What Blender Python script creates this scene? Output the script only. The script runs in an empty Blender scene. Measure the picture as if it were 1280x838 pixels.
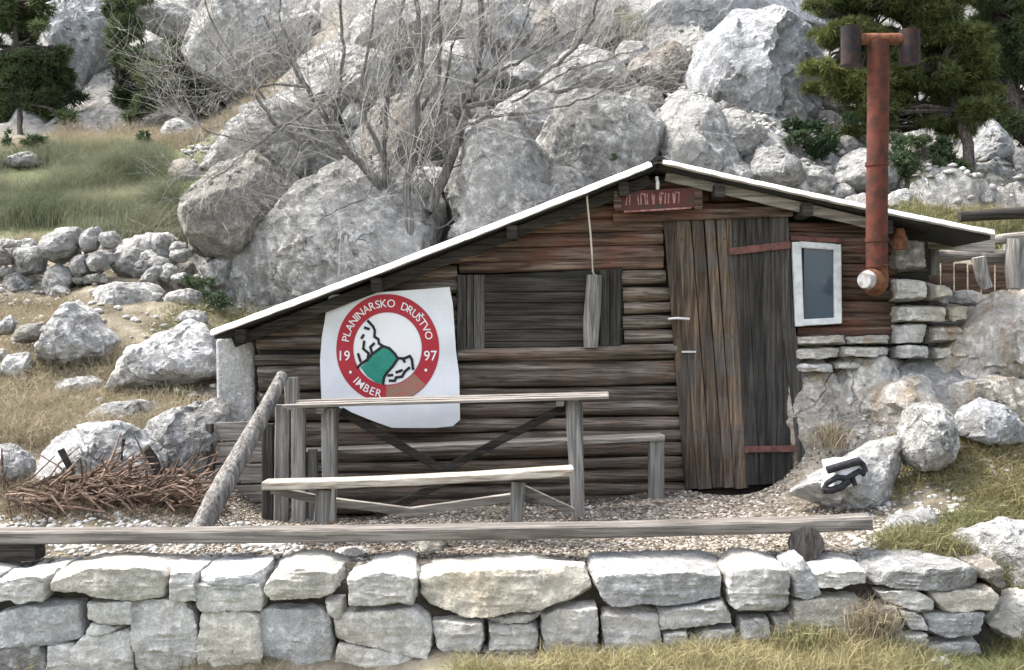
import bpy, bmesh, math, random
import numpy as np
from mathutils import Vector
R = math.radians
rng = np.random.default_rng(7)
random.seed(7)
C = bpy.context.scene.collection

# ------------------------------------------------------------------ camera, sky, sun, exposure
F = 1400.0; EYE = 1.6
cam_d = bpy.data.cameras.new('camera'); cam = bpy.data.objects.new('camera', cam_d); C.objects.link(cam)
cam.location = (0, 0, EYE); cam.rotation_euler = (R(90), 0, 0)
cam_d.sensor_width = 36; cam_d.lens = 36 * F / 1280; cam_d.clip_end = 600; cam_d.clip_start = 0.05
bpy.context.scene.camera = cam
w = bpy.data.worlds.new('World'); bpy.context.scene.world = w; w.use_nodes = True
SUN_EL, SUN_AZ = 57.0, -80.0            # azimuth from +Y (the hillside), negative = to the left
sky = w.node_tree.nodes.new('ShaderNodeTexSky'); sky.sky_type = 'NISHITA'; sky.sun_disc = False
sky.sun_elevation = R(SUN_EL); sky.sun_rotation = R(SUN_AZ); sky.dust_density = 4.0; sky.air_density = 1.0
bgn = w.node_tree.nodes['Background']; bgn.inputs['Strength'].default_value = 0.15
_hs = w.node_tree.nodes.new('ShaderNodeHueSaturation'); _hs.inputs['Saturation'].default_value = .45      # thin high cloud
w.node_tree.links.new(sky.outputs[0], _hs.inputs['Color']); w.node_tree.links.new(_hs.outputs[0], bgn.inputs[0])
sd = bpy.data.lights.new('sun', 'SUN'); sd.energy = 2.0; sd.angle = R(20); sd.color = (1, .955, .89)
so = bpy.data.objects.new('sun', sd); C.objects.link(so)
tosun = Vector((math.sin(R(SUN_AZ)) * math.cos(R(SUN_EL)), math.cos(R(SUN_AZ)) * math.cos(R(SUN_EL)), math.sin(R(SUN_EL))))
so.rotation_euler = tosun.to_track_quat('Z', 'Y').to_euler()
so.location = (-6, 8, 12)
vs = bpy.context.scene.view_settings
vs.view_transform = 'Standard'; vs.look = 'None'; vs.exposure = 1.75; vs.gamma = 1; vs.use_curve_mapping = False

# ------------------------------------------------------------------ helpers
def at(px, py, Y):
    return np.array([(px - 640) / F * Y, Y, EYE - (py - 419) / F * Y])

def tag(o, label=None, cat=None, group=None, kind=None):
    if label: o['label'] = label
    if cat: o['category'] = cat
    if group: o['group'] = group
    if kind: o['kind'] = kind
    return o

def empty(name, loc, label, cat, group=None):
    o = bpy.data.objects.new(name, None); C.objects.link(o); o.location = tuple(loc)
    o.empty_display_size = .1
    return tag(o, label, cat, group)

_perm = np.random.default_rng(3).random(65536)
def _h(i, j, k, s):
    n = (i * 73856093) ^ (j * 19349663) ^ (k * 83492791) ^ (s * 2654435)
    n = (n ^ (n >> 13)) * 1274126177
    return _perm[(n ^ (n >> 16)) & 65535]
def vnoise(P, scale=1.0, seed=0):
    P = np.asarray(P, float) * scale
    I = np.floor(P).astype(np.int64); f = P - I; u = f * f * f * (f * (f * 6 - 15) + 10)
    r = 0
    for a in (0, 1):
        for b in (0, 1):
            for c in (0, 1):
                wgt = (u[:, 0] if a else 1 - u[:, 0]) * (u[:, 1] if b else 1 - u[:, 1]) * (u[:, 2] if c else 1 - u[:, 2])
                r = r + wgt * _h(I[:, 0] + a, I[:, 1] + b, I[:, 2] + c, seed)
    return r
def fbm(P, scale, octs=4, seed=0, rough=.5, ridge=False):
    t = 0; a = 1; s = 0
    for o in range(octs):
        n = vnoise(P, scale * 2 ** o, seed + o * 17)
        if ridge: n = 1 - np.abs(2 * n - 1)
        t = t + a * n; s += a; a *= rough
    return t / s                                     # 0..1
def worley2(x, y, scale, seed):
    """returns F1, F2, per-cell random values (3)"""
    X = x * scale; Y = y * scale
    I = np.floor(X).astype(np.int64); J = np.floor(Y).astype(np.int64)
    f1 = np.full(X.shape, 9.); f2 = np.full(X.shape, 9.); best = np.zeros(X.shape + (5,))
    z = np.zeros_like(I)
    for a in (-1, 0, 1):
        for b in (-1, 0, 1):
            ci = I + a; cj = J + b
            fx = ci + _h(ci, cj, z, seed); fy = cj + _h(ci, cj, z + 1, seed)
            d = np.hypot(X - fx, Y - fy)
            m = d < f1
            f2 = np.where(m, f1, np.minimum(f2, d))
            f1 = np.where(m, d, f1)
            v = np.stack([_h(ci, cj, z + 2, seed), _h(ci, cj, z + 3, seed), _h(ci, cj, z + 4, seed), (X - fx) / scale, (Y - fy) / scale], -1)
            best = np.where(m[..., None], v, best)
    return f1, f2, best

def mesh_fast(name, V, faces_flat, nper, tone=None, smooth=False, extra=None):
    V = np.asarray(V, np.float32); ff = np.asarray(faces_flat, np.int32).ravel()
    me = bpy.data.meshes.new(name)
    nf = len(ff) // nper
    me.vertices.add(len(V)); me.vertices.foreach_set('co', V.ravel())
    me.loops.add(len(ff)); me.loops.foreach_set('vertex_index', ff)
    me.polygons.add(nf); me.polygons.foreach_set('loop_start', np.arange(nf, dtype=np.int32) * nper)
    me.update(calc_edges=True)
    me.validate()
    if smooth: me.polygons.foreach_set('use_smooth', np.ones(len(me.polygons), bool))
    for nm, arr in ([('tone', tone)] if tone is not None else []) + list((extra or {}).items()):
        a = me.attributes.new(nm, 'FLOAT', 'POINT'); a.data.foreach_set('value', np.asarray(arr, np.float32))
    return me

class MB:
    """collects swept beams, logs, tubes and plates in world space and links them as one mesh"""
    def __init__(s): s.v = []; s.f = []; s.t = []
    def add(s, verts, faces, tone=.5):
        o = len(s.v); s.v += [tuple(map(float, q)) for q in verts]; s.f += [[i + o for i in f] for f in faces]
        s.t += [tone] * len(verts)
    def sweep(s, pts, prof, scales=None, jit=0., tone=.5, up=(0, 0, 1), capbulge=0.):
        pts = [np.array(p, float) for p in pts]; n = len(pts); m = len(prof); up = np.array(up, float)
        V = []; ph = random.random() * 100
        for i, p in enumerate(pts):
            t = pts[min(i + 1, n - 1)] - pts[max(i - 1, 0)]; t /= np.linalg.norm(t) + 1e-9
            u = up if abs(np.dot(t, up)) < .95 else np.array([1., 0, 0]) if abs(t[0]) < .9 else np.array([0, 1., 0])
            a = np.cross(t, u); a /= np.linalg.norm(a); b = np.cross(a, t)
            sc = 1 if scales is None else scales[i]
            for k, (x, y) in enumerate(prof):
                jx = 1 + jit * (random.random() - .5) * 2
                V.append(p + (a * x + b * y) * sc * jx)
        fc = []
        for i in range(n - 1):
            for k in range(m):
                k2 = (k + 1) % m
                fc.append([i * m + k, i * m + k2, (i + 1) * m + k2, (i + 1) * m + k])
        fc.append(list(range(m))[::-1]); fc.append([(n - 1) * m + k for k in range(m)])
        s.add(V, fc, tone)
    def beam(s, p0, p1, wd, ht, jit=.04, tone=.5, segs=None, sag=0., up=(0, 0, 1), taper=1., wob=.0):
        p0 = np.array(p0, float); p1 = np.array(p1, float); L = np.linalg.norm(p1 - p0)
        segs = segs or max(2, int(L / .12))
        c = min(wd, ht) * .13; x = wd / 2; y = ht / 2
        prof = [(-x + c, -y), (x - c, -y), (x, -y + c), (x, y - c), (x - c, y), (-x + c, y), (-x, y - c), (-x, -y + c)]
        pts = []; sc = []; ph = random.random() * 9
        for i in range(segs + 1):
            q = i / segs; p = p0 + (p1 - p0) * q; p = p + np.array([0, 0, -sag * 4 * q * (1 - q)])
            p = p + np.array([math.sin(ph + q * 5), math.sin(ph * 2 + q * 4), math.sin(ph * 3 + q * 6)]) * wob
            pts.append(p); sc.append(1 + (taper - 1) * q)
        s.sweep(pts, prof, sc, jit, tone, up)
    def log(s, p0, p1, r0, r1=None, jit=.05, tone=.5, n=12, wob=.006, segs=None):
        p0 = np.array(p0, float); p1 = np.array(p1, float); r1 = r1 or r0
        L = np.linalg.norm(p1 - p0); segs = segs or max(3, int(L / .13)); ph = random.random() * 9
        pts = []; sc = []
        for i in range(segs + 1):
            q = i / segs
            p = p0 + (p1 - p0) * q + np.array([math.sin(ph + q * 4), math.sin(ph * 2 + q * 5), math.sin(ph * 3 + q * L * 3)]) * wob
            pts.append(p); sc.append((r0 + (r1 - r0) * q) * (1 + .08 * math.sin(ph + q * L * 5)) * (.93 if i in (0, segs) else 1))
        s.sweep(pts, [(math.cos(k / n * 2 * math.pi), math.sin(k / n * 2 * math.pi)) for k in range(n)], sc, jit, tone)
    def tube(s, pts, rad, n=10, tone=.5, jit=0.):
        sc = [rad] * len(pts) if np.isscalar(rad) else rad
        s.sweep(pts, [(math.cos(k / n * 2 * math.pi), math.sin(k / n * 2 * math.pi)) for k in range(n)], sc, jit, tone)
    def prism(s, poly, y0, y1, tone=.5):
        """poly: list of (x,z) world; extruded from y0 to y1"""
        n = len(poly)
        V = [(x, y0, z) for x, z in poly] + [(x, y1, z) for x, z in poly]
        F_ = [list(range(n)), [n + k for k in range(n)][::-1]] + [[k, n + k, n + (k + 1) % n, (k + 1) % n] for k in range(n)]
        s.add(V, F_, tone)
    def box(s, lo, hi, tone=.5):
        s.prism([(lo[0], lo[2]), (hi[0], lo[2]), (hi[0], hi[2]), (lo[0], hi[2])], lo[1], hi[1], tone)
    def build(s, name, mat, parent=None, smooth=None):
        V = np.array(s.v)
        if parent is None:
            o0 = np.array([(V[:, 0].min() + V[:, 0].max()) / 2, (V[:, 1].min() + V[:, 1].max()) / 2, V[:, 2].min()])
        else:
            o0 = np.array(world_loc(parent))
        me = bpy.data.meshes.new(name); me.from_pydata((V - o0).tolist(), [], s.f)
        a = me.attributes.new('tone', 'FLOAT', 'POINT'); a.data.foreach_set('value', np.array(s.t, np.float32))
        bm = bmesh.new(); bm.from_mesh(me); bmesh.ops.recalc_face_normals(bm, faces=bm.faces); bm.to_mesh(me); bm.free()
        if smooth:
            me.polygons.foreach_set('use_smooth', np.ones(len(me.polygons), bool)); me.set_sharp_from_angle(angle=R(smooth))
        me.materials.append(mat)
        o = bpy.data.objects.new(name, me); C.objects.link(o)
        if parent is None: o.location = tuple(o0)
        else: o.parent = parent
        return o
def world_loc(o):
    l = Vector(o.location)
    while o.parent: o = o.parent; l = l + Vector(o.location)
    return l
def link_mesh(name, me, mat, loc=(0, 0, 0), parent=None):
    me.materials.append(mat); o = bpy.data.objects.new(name, me); C.objects.link(o); o.location = tuple(loc)
    if parent: o.parent = parent
    return o

# ------------------------------------------------------------------ materials
def nt(name, rough=.85, spec=.2):
    m = bpy.data.materials.new(name); m.use_nodes = True; t = m.node_tree
    b = t.nodes['Principled BSDF']; b.inputs['Roughness'].default_value = rough
    b.inputs['Specular IOR Level'].default_value = spec
    return m, t, b
def N(t, typ, **kw):
    n = t.nodes.new(typ)
    for k, v in kw.items():
        if k in n.inputs: n.inputs[k].default_value = v
        else: setattr(n, k, v)
    return n
def L(t, a, b): t.links.new(a, b)
def noise(t, vec, scale, detail=5, rough=.6, dist=0):
    n = N(t, 'ShaderNodeTexNoise'); n.inputs['Scale'].default_value = scale; n.inputs['Detail'].default_value = detail
    n.inputs['Roughness'].default_value = rough; n.inputs['Distortion'].default_value = dist
    if vec is not None: L(t, vec, n.inputs['Vector'])
    return n.outputs[0]
def ramp(t, fac, stops):
    r = N(t, 'ShaderNodeValToRGB'); e = r.color_ramp.elements
    while len(e) < len(stops): e.new(.5)
    for i, (p, c) in enumerate(stops):
        e[i].position = p; c = (c, c, c) if np.isscalar(c) else c; e[i].color = (*c, 1)
    L(t, fac, r.inputs[0]); return r.outputs[0]
def mix(t, fac, a, b, mode='MIX'):
    m = N(t, 'ShaderNodeMix', data_type='RGBA', blend_type=mode)
    for k_, s, v in ((0, m.inputs[0], fac), (1, m.inputs[6], a), (1, m.inputs[7], b)):
        if hasattr(v, 'is_output'): L(t, v, s)
        elif np.isscalar(v): s.default_value = v if k_ == 0 else (v, v, v, 1)
        else: s.default_value = (*v, 1)
    return m.outputs[2]
def math_(t, op, a, b=0.):
    m = N(t, 'ShaderNodeMath', operation=op)
    for s, v in ((m.inputs[0], a), (m.inputs[1], b)):
        if hasattr(v, 'is_output'): L(t, v, s)
        else: s.default_value = v
    return m.outputs[0]
def bump(t, b, h, dist=.02, strength=1.):
    n = N(t, 'ShaderNodeBump'); n.inputs['Distance'].default_value = dist; n.inputs['Strength'].default_value = strength
    L(t, h, n.inputs['Height']); L(t, n.outputs[0], b.inputs['Normal'])
def pos(t): return N(t, 'ShaderNodeNewGeometry').outputs['Position']
def objc(t, sc=(1, 1, 1), rot=(0, 0, 0)):
    tc = N(t, 'ShaderNodeTexCoord'); m = N(t, 'ShaderNodeMapping')
    L(t, tc.outputs['Object'], m.inputs[0]); m.inputs['Scale'].default_value = sc; m.inputs['Rotation'].default_value = rot
    return m.outputs[0]
def attr(t, name):
    a = N(t, 'ShaderNodeAttribute'); a.attribute_name = name; return a.outputs['Fac']

def N_strat(t, P):
    m = N(t, 'ShaderNodeMapping'); L(t, P, m.inputs[0]); m.inputs['Scale'].default_value = (4.5, 4.5, .9); m.inputs['Rotation'].default_value = (.12, .25, 0); return m.outputs[0]
def rock_color(t, P, lo, hi, warm, warmth, pit, crack, fine=1.):
    big = noise(t, P, 1.1, 8, .62, .4)
    col = ramp(t, big, [(.3, lo), (.5, tuple((np.array(lo) + np.array(hi)) / 2)), (.68, hi)])
    wn = noise(t, P, .9, 5, .6)
    col = mix(t, math_(t, 'MULTIPLY', ramp(t, wn, [(.48, 0.), (.68, 1.)]), warmth), col, warm)
    n2 = noise(t, P, 15 * fine, 7, .72)
    p = ramp(t, n2, [(.36, 0.), (.56, 1.)])
    msk = noise(t, P, 2.2, 3, .5)
    pf = math_(t, 'MULTIPLY', math_(t, 'SUBTRACT', 1., p), math_(t, 'MULTIPLY', ramp(t, msk, [(.35, .15), (.6, 1.)]), pit))
    col = mix(t, pf, col, (.075, .073, .07))
    st = noise(t, N_strat(t, P), 1.0, 6, .6)
    col = mix(t, math_(t, 'MULTIPLY', ramp(t, st, [(.5, 0.), (.68, 1.)]), .45), col, (.17, .165, .155))
    fine2 = noise(t, P, 70 * fine, 3, .7)
    col = mix(t, .5, col, mix(t, 1., col, ramp(t, fine2, [(.3, .55), (.7, 1.25)]), 'MULTIPLY'))
    n4 = noise(t, P, 42 * fine, 4, .7)
    col = mix(t, math_(t, 'MULTIPLY', ramp(t, n4, [(.45, 0.), (.7, 1.)]), .22), col, (.78, .77, .74))
    wp = N(t, 'ShaderNodeVectorMath', operation='ADD'); L(t, P, wp.inputs[0])
    nz = N(t, 'ShaderNodeTexNoise'); nz.inputs['Scale'].default_value = 1.6; nz.inputs['Detail'].default_value = 4; L(t, P, nz.inputs['Vector'])
    sc = N(t, 'ShaderNodeVectorMath', operation='SCALE'); L(t, nz.outputs['Color'], sc.inputs[0]); sc.inputs['Scale'].default_value = .9
    L(t, sc.outputs[0], wp.inputs[1])
    vo = N(t, 'ShaderNodeTexVoronoi', feature='DISTANCE_TO_EDGE'); vo.inputs['Scale'].default_value = 1.35
    L(t, wp.outputs[0], vo.inputs['Vector'])
    cr = ramp(t, vo.outputs['Distance'], [(.0, 0.), (.016, 1.)])
    gate = ramp(t, noise(t, P, 2.1, 4), [(.5, 0.), (.68, .8)])
    cf = math_(t, 'MULTIPLY', math_(t, 'MULTIPLY', math_(t, 'SUBTRACT', 1., cr), gate), crack)
    col = mix(t, cf, col, (.03, .03, .03))
    h = math_(t, 'ADD', math_(t, 'MULTIPLY', p, .35), math_(t, 'MULTIPLY', n2, .9))
    h = math_(t, 'ADD', h, math_(t, 'MULTIPLY', noise(t, P, 5 * fine, 5, .65), 1.6))
    h = math_(t, 'ADD', h, math_(t, 'MULTIPLY', n4, .3))
    h = math_(t, 'SUBTRACT', h, math_(t, 'MULTIPLY', cf, 1.2))
    return col, h
def rock_mat(name, lo, hi, warm=(.36, .29, .2), warmth=.35, pit=.7, crack=.9, fine=1., bd=.045, rust=0.):
    m, t, b = nt(name, .93, .12)
    col, h = rock_color(t, pos(t), lo, hi, warm, warmth, pit, crack, fine)
    if rust:
        mp = N(t, 'ShaderNodeMapping'); L(t, pos(t), mp.inputs[0]); mp.inputs['Scale'].default_value = (5.5, 5.5, .75)
        col = mix(t, math_(t, 'MULTIPLY', ramp(t, noise(t, mp.outputs[0], 1., 5, .6), [(.5, 0.), (.62, 1.)]), rust), col, (.36, .24, .12))
    L(t, col, b.inputs['Base Color']); bump(t, b, h, bd, 1.)
    return m
M = {}
M['cliff'] = rock_mat('pitted_grey_limestone', (.38, .378, .37), (.74, .735, .715), warmth=.3, pit=.7, fine=.75, bd=.055)
M['pale'] = rock_mat('bleached_limestone', (.42, .42, .415), (.74, .735, .72), warmth=.3, pit=.8, fine=.9, bd=.06)
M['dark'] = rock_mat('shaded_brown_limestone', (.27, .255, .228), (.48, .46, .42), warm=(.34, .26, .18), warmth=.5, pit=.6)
M['blue'] = rock_mat('smooth_bluish_limestone', (.40, .415, .435), (.68, .695, .72), warmth=.1, pit=.5, crack=.8, fine=.7)
M['block'] = rock_mat('dressed_wall_limestone', (.50, .49, .465), (.78, .765, .73), warm=(.56, .48, .36), warmth=.7, pit=.3, crack=.5, fine=1.3, bd=.014)
M['whiterock'] = rock_mat('white_bleached_limestone', (.56, .56, .56), (.84, .84, .83), warmth=.3, pit=.7, fine=1.0, bd=.045)
M['cream'] = rock_mat('cream_rust_stained_bedrock', (.62, .59, .54), (.86, .84, .79), warm=(.50, .33, .17), warmth=.5, pit=.45, fine=.9, bd=.03, rust=.6)
M['blockgrey'] = rock_mat('grey_wall_limestone', (.38, .39, .395), (.67, .68, .69), warmth=.4, pit=.4, crack=.5, fine=1.3, bd=.016)
M['blockwarm'] = rock_mat('ochre_wall_limestone', (.47, .44, .375), (.72, .69, .62), warm=(.55, .44, .28), warmth=.5, pit=.3, crack=.4, fine=1.3, bd=.014)

def wood_mat(name, lo, mid, hi, axis, red=None, redamt=0., bd=.006):
    m, t, b = nt(name, .85, .15)
    sc = {'x': (1.1, 26, 26), 'y': (26, 1.1, 26), 'z': (26, 26, 1.1)}[axis]
    V = objc(t, sc)
    g = noise(t, V, 1.6, 7, .65)
    col = ramp(t, g, [(.32, lo), (.5, mid), (.68, hi)])
    big = noise(t, objc(t), 2.6, 4)
    col = mix(t, ramp(t, big, [(.4, 0.), (.7, .55)]), col, lo)
    if red: col = mix(t, math_(t, 'MULTIPLY', ramp(t, noise(t, objc(t, (1, 2, 3)), 2.1, 5, .6), [(.45, 0.), (.6, 1.)]), redamt), col, red)
    tn = N(t, 'ShaderNodeMapRange'); L(t, attr(t, 'tone'), tn.inputs[0]); tn.inputs[3].default_value = .45; tn.inputs[4].default_value = 1.6
    hs = N(t, 'ShaderNodeHueSaturation'); L(t, col, hs.inputs['Color']); L(t, tn.outputs[0], hs.inputs['Value'])
    L(t, hs.outputs[0], b.inputs['Base Color'])
    cr = ramp(t, noise(t, V, 3.2, 3, .5), [(.36, 0.), (.44, 1.)])
    bump(t, b, math_(t, 'ADD', g, math_(t, 'MULTIPLY', cr, .6)), bd, 1.)
    return m
M['log'] = wood_mat('weathered_grey_logs', (.045, .036, .03), (.135, .112, .093), (.30, .27, .235), 'x', (.17, .105, .07), .35, .009)
M['redlog'] = wood_mat('red_brown_gable_logs', (.038, .027, .022), (.115, .08, .062), (.26, .20, .16), 'x', (.17, .065, .045), .5, .009)
M['door'] = wood_mat('brown_door_planks', (.03, .024, .02), (.08, .06, .045), (.23, .155, .095), 'z', (.075, .07, .066), .6)
M['greyx'] = wood_mat('silver_grey_plank', (.10, .09, .08), (.22, .20, .18), (.38, .355, .32), 'x')
M['greyz'] = wood_mat('silver_grey_post', (.09, .087, .083), (.19, .182, .17), (.33, .315, .295), 'z')
M['palex'] = wood_mat('bleached_bench_plank', (.17, .145, .12), (.32, .28, .235), (.50, .455, .395), 'x')
M['darkx'] = wood_mat('dark_shutter_boards', (.024, .022, .02), (.054, .048, .042), (.11, .10, .088), 'x')
M['darkz'] = wood_mat('dark_upright_boards', (.028, .026, .025), (.07, .065, .06), (.14, .13, .118), 'z')
M['bark'] = wood_mat('grey_bark', (.06, .056, .052), (.14, .132, .124), (.27, .26, .245), 'z')
M['pinebark'] = wood_mat('dark_pine_bark', (.03, .026, .023), (.07, .06, .052), (.13, .115, .10), 'z')
M['stick'] = wood_mat('brown_dead_branches', (.05, .035, .027), (.13, .09, .068), (.25, .18, .14), 'x')

def simple(name, col, rough=.6, spec=.3, metal=0., var=.0, vs_=6., var2=None, bd=0.):
    m, t, b = nt(name, rough, spec); b.inputs['Metallic'].default_value = metal
    if var2 is not None:
        n = noise(t, objc(t), vs_, 6, .6)
        c = mix(t, ramp(t, n, [(.42, 0.), (.62, 1.)]), col, var2); L(t, c, b.inputs['Base Color'])
        if bd: bump(t, b, n, bd)
    else: b.inputs['Base Color'].default_value = (*col, 1)
    return m
M['white'] = simple('white_sheet_metal', (.82, .82, .82), .5, .4, var2=(.58, .55, .50), vs_=4)
M['roof'] = simple('grey_roofing_sheet', (.45, .45, .44), .7, .3, var2=(.3, .29, .28), bd=.01)
M['felt'] = simple('black_roofing_felt', (.03, .03, .03), .9)
M['rust'] = simple('rusty_stove_pipe', (.11, .035, .024), .85, .2, var2=(.055, .026, .02), vs_=14, bd=.004)
M['rustor'] = simple('orange_rust', (.20, .085, .045), .8, .2, var2=(.10, .04, .025), vs_=25, bd=.004)
M['soot'] = simple('sooty_metal', (.018, .017, .02), .85, .2, var2=(.05, .028, .025), vs_=14)
M['ash'] = simple('pale_ash_cap', (.42, .42, .44), .6, .3, var2=(.24, .22, .2), vs_=30)
M['banner'] = simple('white_vinyl_banner', (.72, .74, .77), .55, .3, var2=(.66, .68, .72), vs_=5)
M['bred'] = simple('red_banner_ring', (.42, .025, .04), .55, .3, var2=(.36, .03, .045), vs_=7)
M['bgreen'] = simple('green_banner_emblem', (.02, .22, .17), .55, .3, var2=(.03, .26, .2), vs_=9)
M['bblack'] = simple('black_banner_ink', (.012, .014, .02), .55)
M['bwhite'] = simple('white_banner_print', (.80, .80, .81), .55)
M['btan'] = simple('faded_brown_patch', (.26, .17, .12), .6, var2=(.38, .12, .10), vs_=30)
M['sign'] = simple('faded_red_paint', (.13, .045, .042), .9, .15, var2=(.08, .055, .048), vs_=16, bd=.002)
M['signmark'] = simple('worn_pink_lettering', (.42, .24, .22), .8, var2=(.25, .10, .09), vs_=40)
M['redstrap'] = simple('flaking_red_hinge', (.20, .085, .075), .8, var2=(.10, .05, .042), vs_=22, bd=.002)
M['frame'] = simple('white_window_paint', (.66, .69, .70), .6, .3, var2=(.52, .54, .55), vs_=18)
M['steel'] = simple('bright_steel', (.6, .6, .6), .35, .5, metal=.7)
M['rope'] = simple('pale_rope', (.55, .5, .42), .9)
M['bagw'] = simple('white_pack_cloth', (.62, .63, .66), .8, var2=(.5, .5, .54), vs_=20)
M['bagb'] = simple('black_pack_cloth', (.015, .015, .018), .8, var2=(.03, .03, .035), vs_=30)
M['earth'] = simple('dark_gap_earth', (.05, .044, .036), .95, var2=(.09, .078, .06), vs_=12, bd=.01)
M['plaster'] = rock_mat('whitewashed_masonry', (.60, .60, .60), (.82, .82, .81), warmth=.25, pit=.3, crack=.4, fine=1.6, bd=.02)
m, t, b = nt('window_glass', .12, .6); b.inputs['Base Color'].default_value = (.05, .075, .10, 1); M['glass'] = m
b.inputs['Coat Weight'].default_value = .3
m, t, b = nt('curtain', .9); b.inputs['Base Color'].default_value = (.10, .14, .19, 1); M['curtain'] = m

def leaf_mat(name, c0, c1, rough=.7, trans=.25):
    m, t, b = nt(name, rough, .2)
    col = mix(t, attr(t, 'tone'), c0, c1)
    L(t, col, b.inputs['Base Color'])
    tr = N(t, 'ShaderNodeBsdfTranslucent'); L(t, col, tr.inputs[0]); ms = N(t, 'ShaderNodeMixShader'); ms.inputs[0].default_value = trans
    L(t, b.outputs[0], ms.inputs[1]); L(t, tr.outputs[0], ms.inputs[2]); L(t, ms.outputs[0], t.nodes['Material Output'].inputs[0])
    return m
M['pine'] = leaf_mat('pine_needles', (.025, .037, .015), (.18, .20, .065))
M['pineblue'] = leaf_mat('dark_pine_needles', (.03, .048, .024), (.14, .18, .08))
M['shrub'] = leaf_mat('shrub_leaves', (.03, .055, .028), (.12, .16, .08))
M['grassg'] = leaf_mat('green_grass', (.08, .105, .055), (.36, .36, .24))
M['grassf'] = leaf_mat('mixed_grass', (.09, .115, .04), (.40, .34, .19))
M['grassd'] = leaf_mat('dry_grass', (.19, .155, .10), (.47, .41, .295))
M['litter'] = leaf_mat('fallen_leaves', (.09, .055, .03), (.34, .25, .15))
M['twig'] = leaf_mat('grey_twigs', (.07, .066, .062), (.55, .53, .50), trans=0.)

# ------------------------------------------------------------------ terrain
ctrl = [  # px, py, Y on the visible surface
 (-60,700,6.05),(160,695,6.05),(400,692,6.05),(700,692,6.05),(1000,690,6.05),(1120,688,6.05),
 (330,652,7.0),(500,650,7.0),(720,648,7.0),(900,640,7.0),(1000,636,6.9),
 (330,640,7.6),(600,625,7.7),(850,612,7.7),(990,605,7.7),(600,640,9.2),(900,560,9.2),
 (0,655,6.5),(120,650,6.5),(250,655,6.5),
 (0,600,7.1),(130,605,7.1),(250,620,7.1),
 (0,520,8.2),(120,520,8.2),(240,530,8.0),(290,560,7.9),
 (0,450,9.2),(150,455,9.2),(270,450,9.2),
 (0,380,10.5),(150,370,10.5),(250,370,10.6),(330,370,11),
 (0,305,12),(130,300,12),(220,330,12),
 (0,240,13.6),(110,240,13.6),(220,240,13.6),
 (0,190,15.4),(130,180,15.6),(240,175,15.8),
 (0,165,17.5),(150,155,18),(290,150,17),
 (0,40,20.5),(100,20,21),(200,60,20),(300,60,19),(60,-120,25),(300,-140,24),
 (350,300,11.3),(450,330,11),(520,300,11),(600,270,11.1),(700,240,11.2),(822,200,11.3),(950,215,11.3),(1080,255,11),
 (400,190,13),(520,190,12.7),(650,170,12.8),(800,130,13),(950,110,13.2),(1060,190,12.2),
 (400,60,16),(550,50,16),(700,20,16),(850,0,16),(1000,0,16.5),
 (500,-200,22),(800,-220,22),(1100,-160,22),
 (1150,240,11.4),(1240,255,11),(1300,240,11.5),(1150,180,13),(1270,150,14),(1150,60,17),(1290,40,17),
 (1130,325,9.2),(1200,340,9.0),(1280,350,9.2),
 (1180,395,8.4),(1280,385,8.5),(1130,430,7.9),(1220,430,7.8),(1290,425,7.8),
 (1030,520,7.55),(1090,500,7.5),(1150,480,7.4),(1250,480,7.4),
 (1060,600,7.0),(1130,590,6.9),(1200,560,6.9),(1280,560,6.9),
 (1100,655,6.4),(1180,645,6.4),(1280,640,6.4),(1140,680,6.1),(1280,690,6.0)]
cp = np.array([at(*c) for c in ctrl])
extra = []
for Y, z in ((6.2, .45), (8, 1.1), (10.5, 1.9), (13, 2.9), (16, 4.4), (20, 6.5), (26, 10.5)):
    for X in (-16, -10): extra.append((X, Y, z + .1))
for Y, z in ((6.2, .6), (8, 1.6), (10.5, 2.9), (13, 4.2), (17, 7), (24, 11)):
    for X in (9, 15): extra.append((X, Y, z))
for X in (-14, -5, 0, 5, 13): extra.append((X, 34, 16)); extra.append((X, 42, 19))
cp = np.vstack([cp, np.array(extra)])
def tps_k(r2): return np.where(r2 > 1e-9, .5 * r2 * np.log(r2 + 1e-12), 0)
_n = len(cp); K = tps_k(((cp[:, None, :2] - cp[None, :, :2]) ** 2).sum(-1)) + np.eye(_n) * .02
Pm = np.hstack([np.ones((_n, 1)), cp[:, :2]]); A = np.block([[K, Pm], [Pm.T, np.zeros((3, 3))]])
Wt = np.linalg.solve(A, np.concatenate([cp[:, 2], np.zeros(3)]))
def sstep(a, b, x):
    q = np.clip((x - a) / (b - a), 0, 1); return q * q * (3 - 2 * q)
WALL_R, WALL_L = 2.50, -4.2
def base_h(x, y):
    x = np.atleast_1d(np.asarray(x, float)); y = np.atleast_1d(np.asarray(y, float))
    xc = np.clip(x, -15, 14); yc = np.clip(y, 5.9, 41)
    out = np.zeros(len(x))
    for s in range(0, len(x), 20000):
        q = slice(s, s + 20000)
        k = tps_k((xc[q, None] - cp[None, :, 0]) ** 2 + (yc[q, None] - cp[None, :, 1]) ** 2)
        out[q] = k @ Wt[:_n] + Wt[_n] + Wt[_n + 1] * xc[q] + Wt[_n + 2] * yc[q]
    side = np.maximum(sstep(WALL_R - .05, WALL_R + .25, x), sstep(WALL_L, WALL_L - .5, x))
    step = sstep(5.78, 5.86, y) * (1 - side) + sstep(4.9, 6.0, y) * side
    return np.maximum(out * step, -.02)
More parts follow.
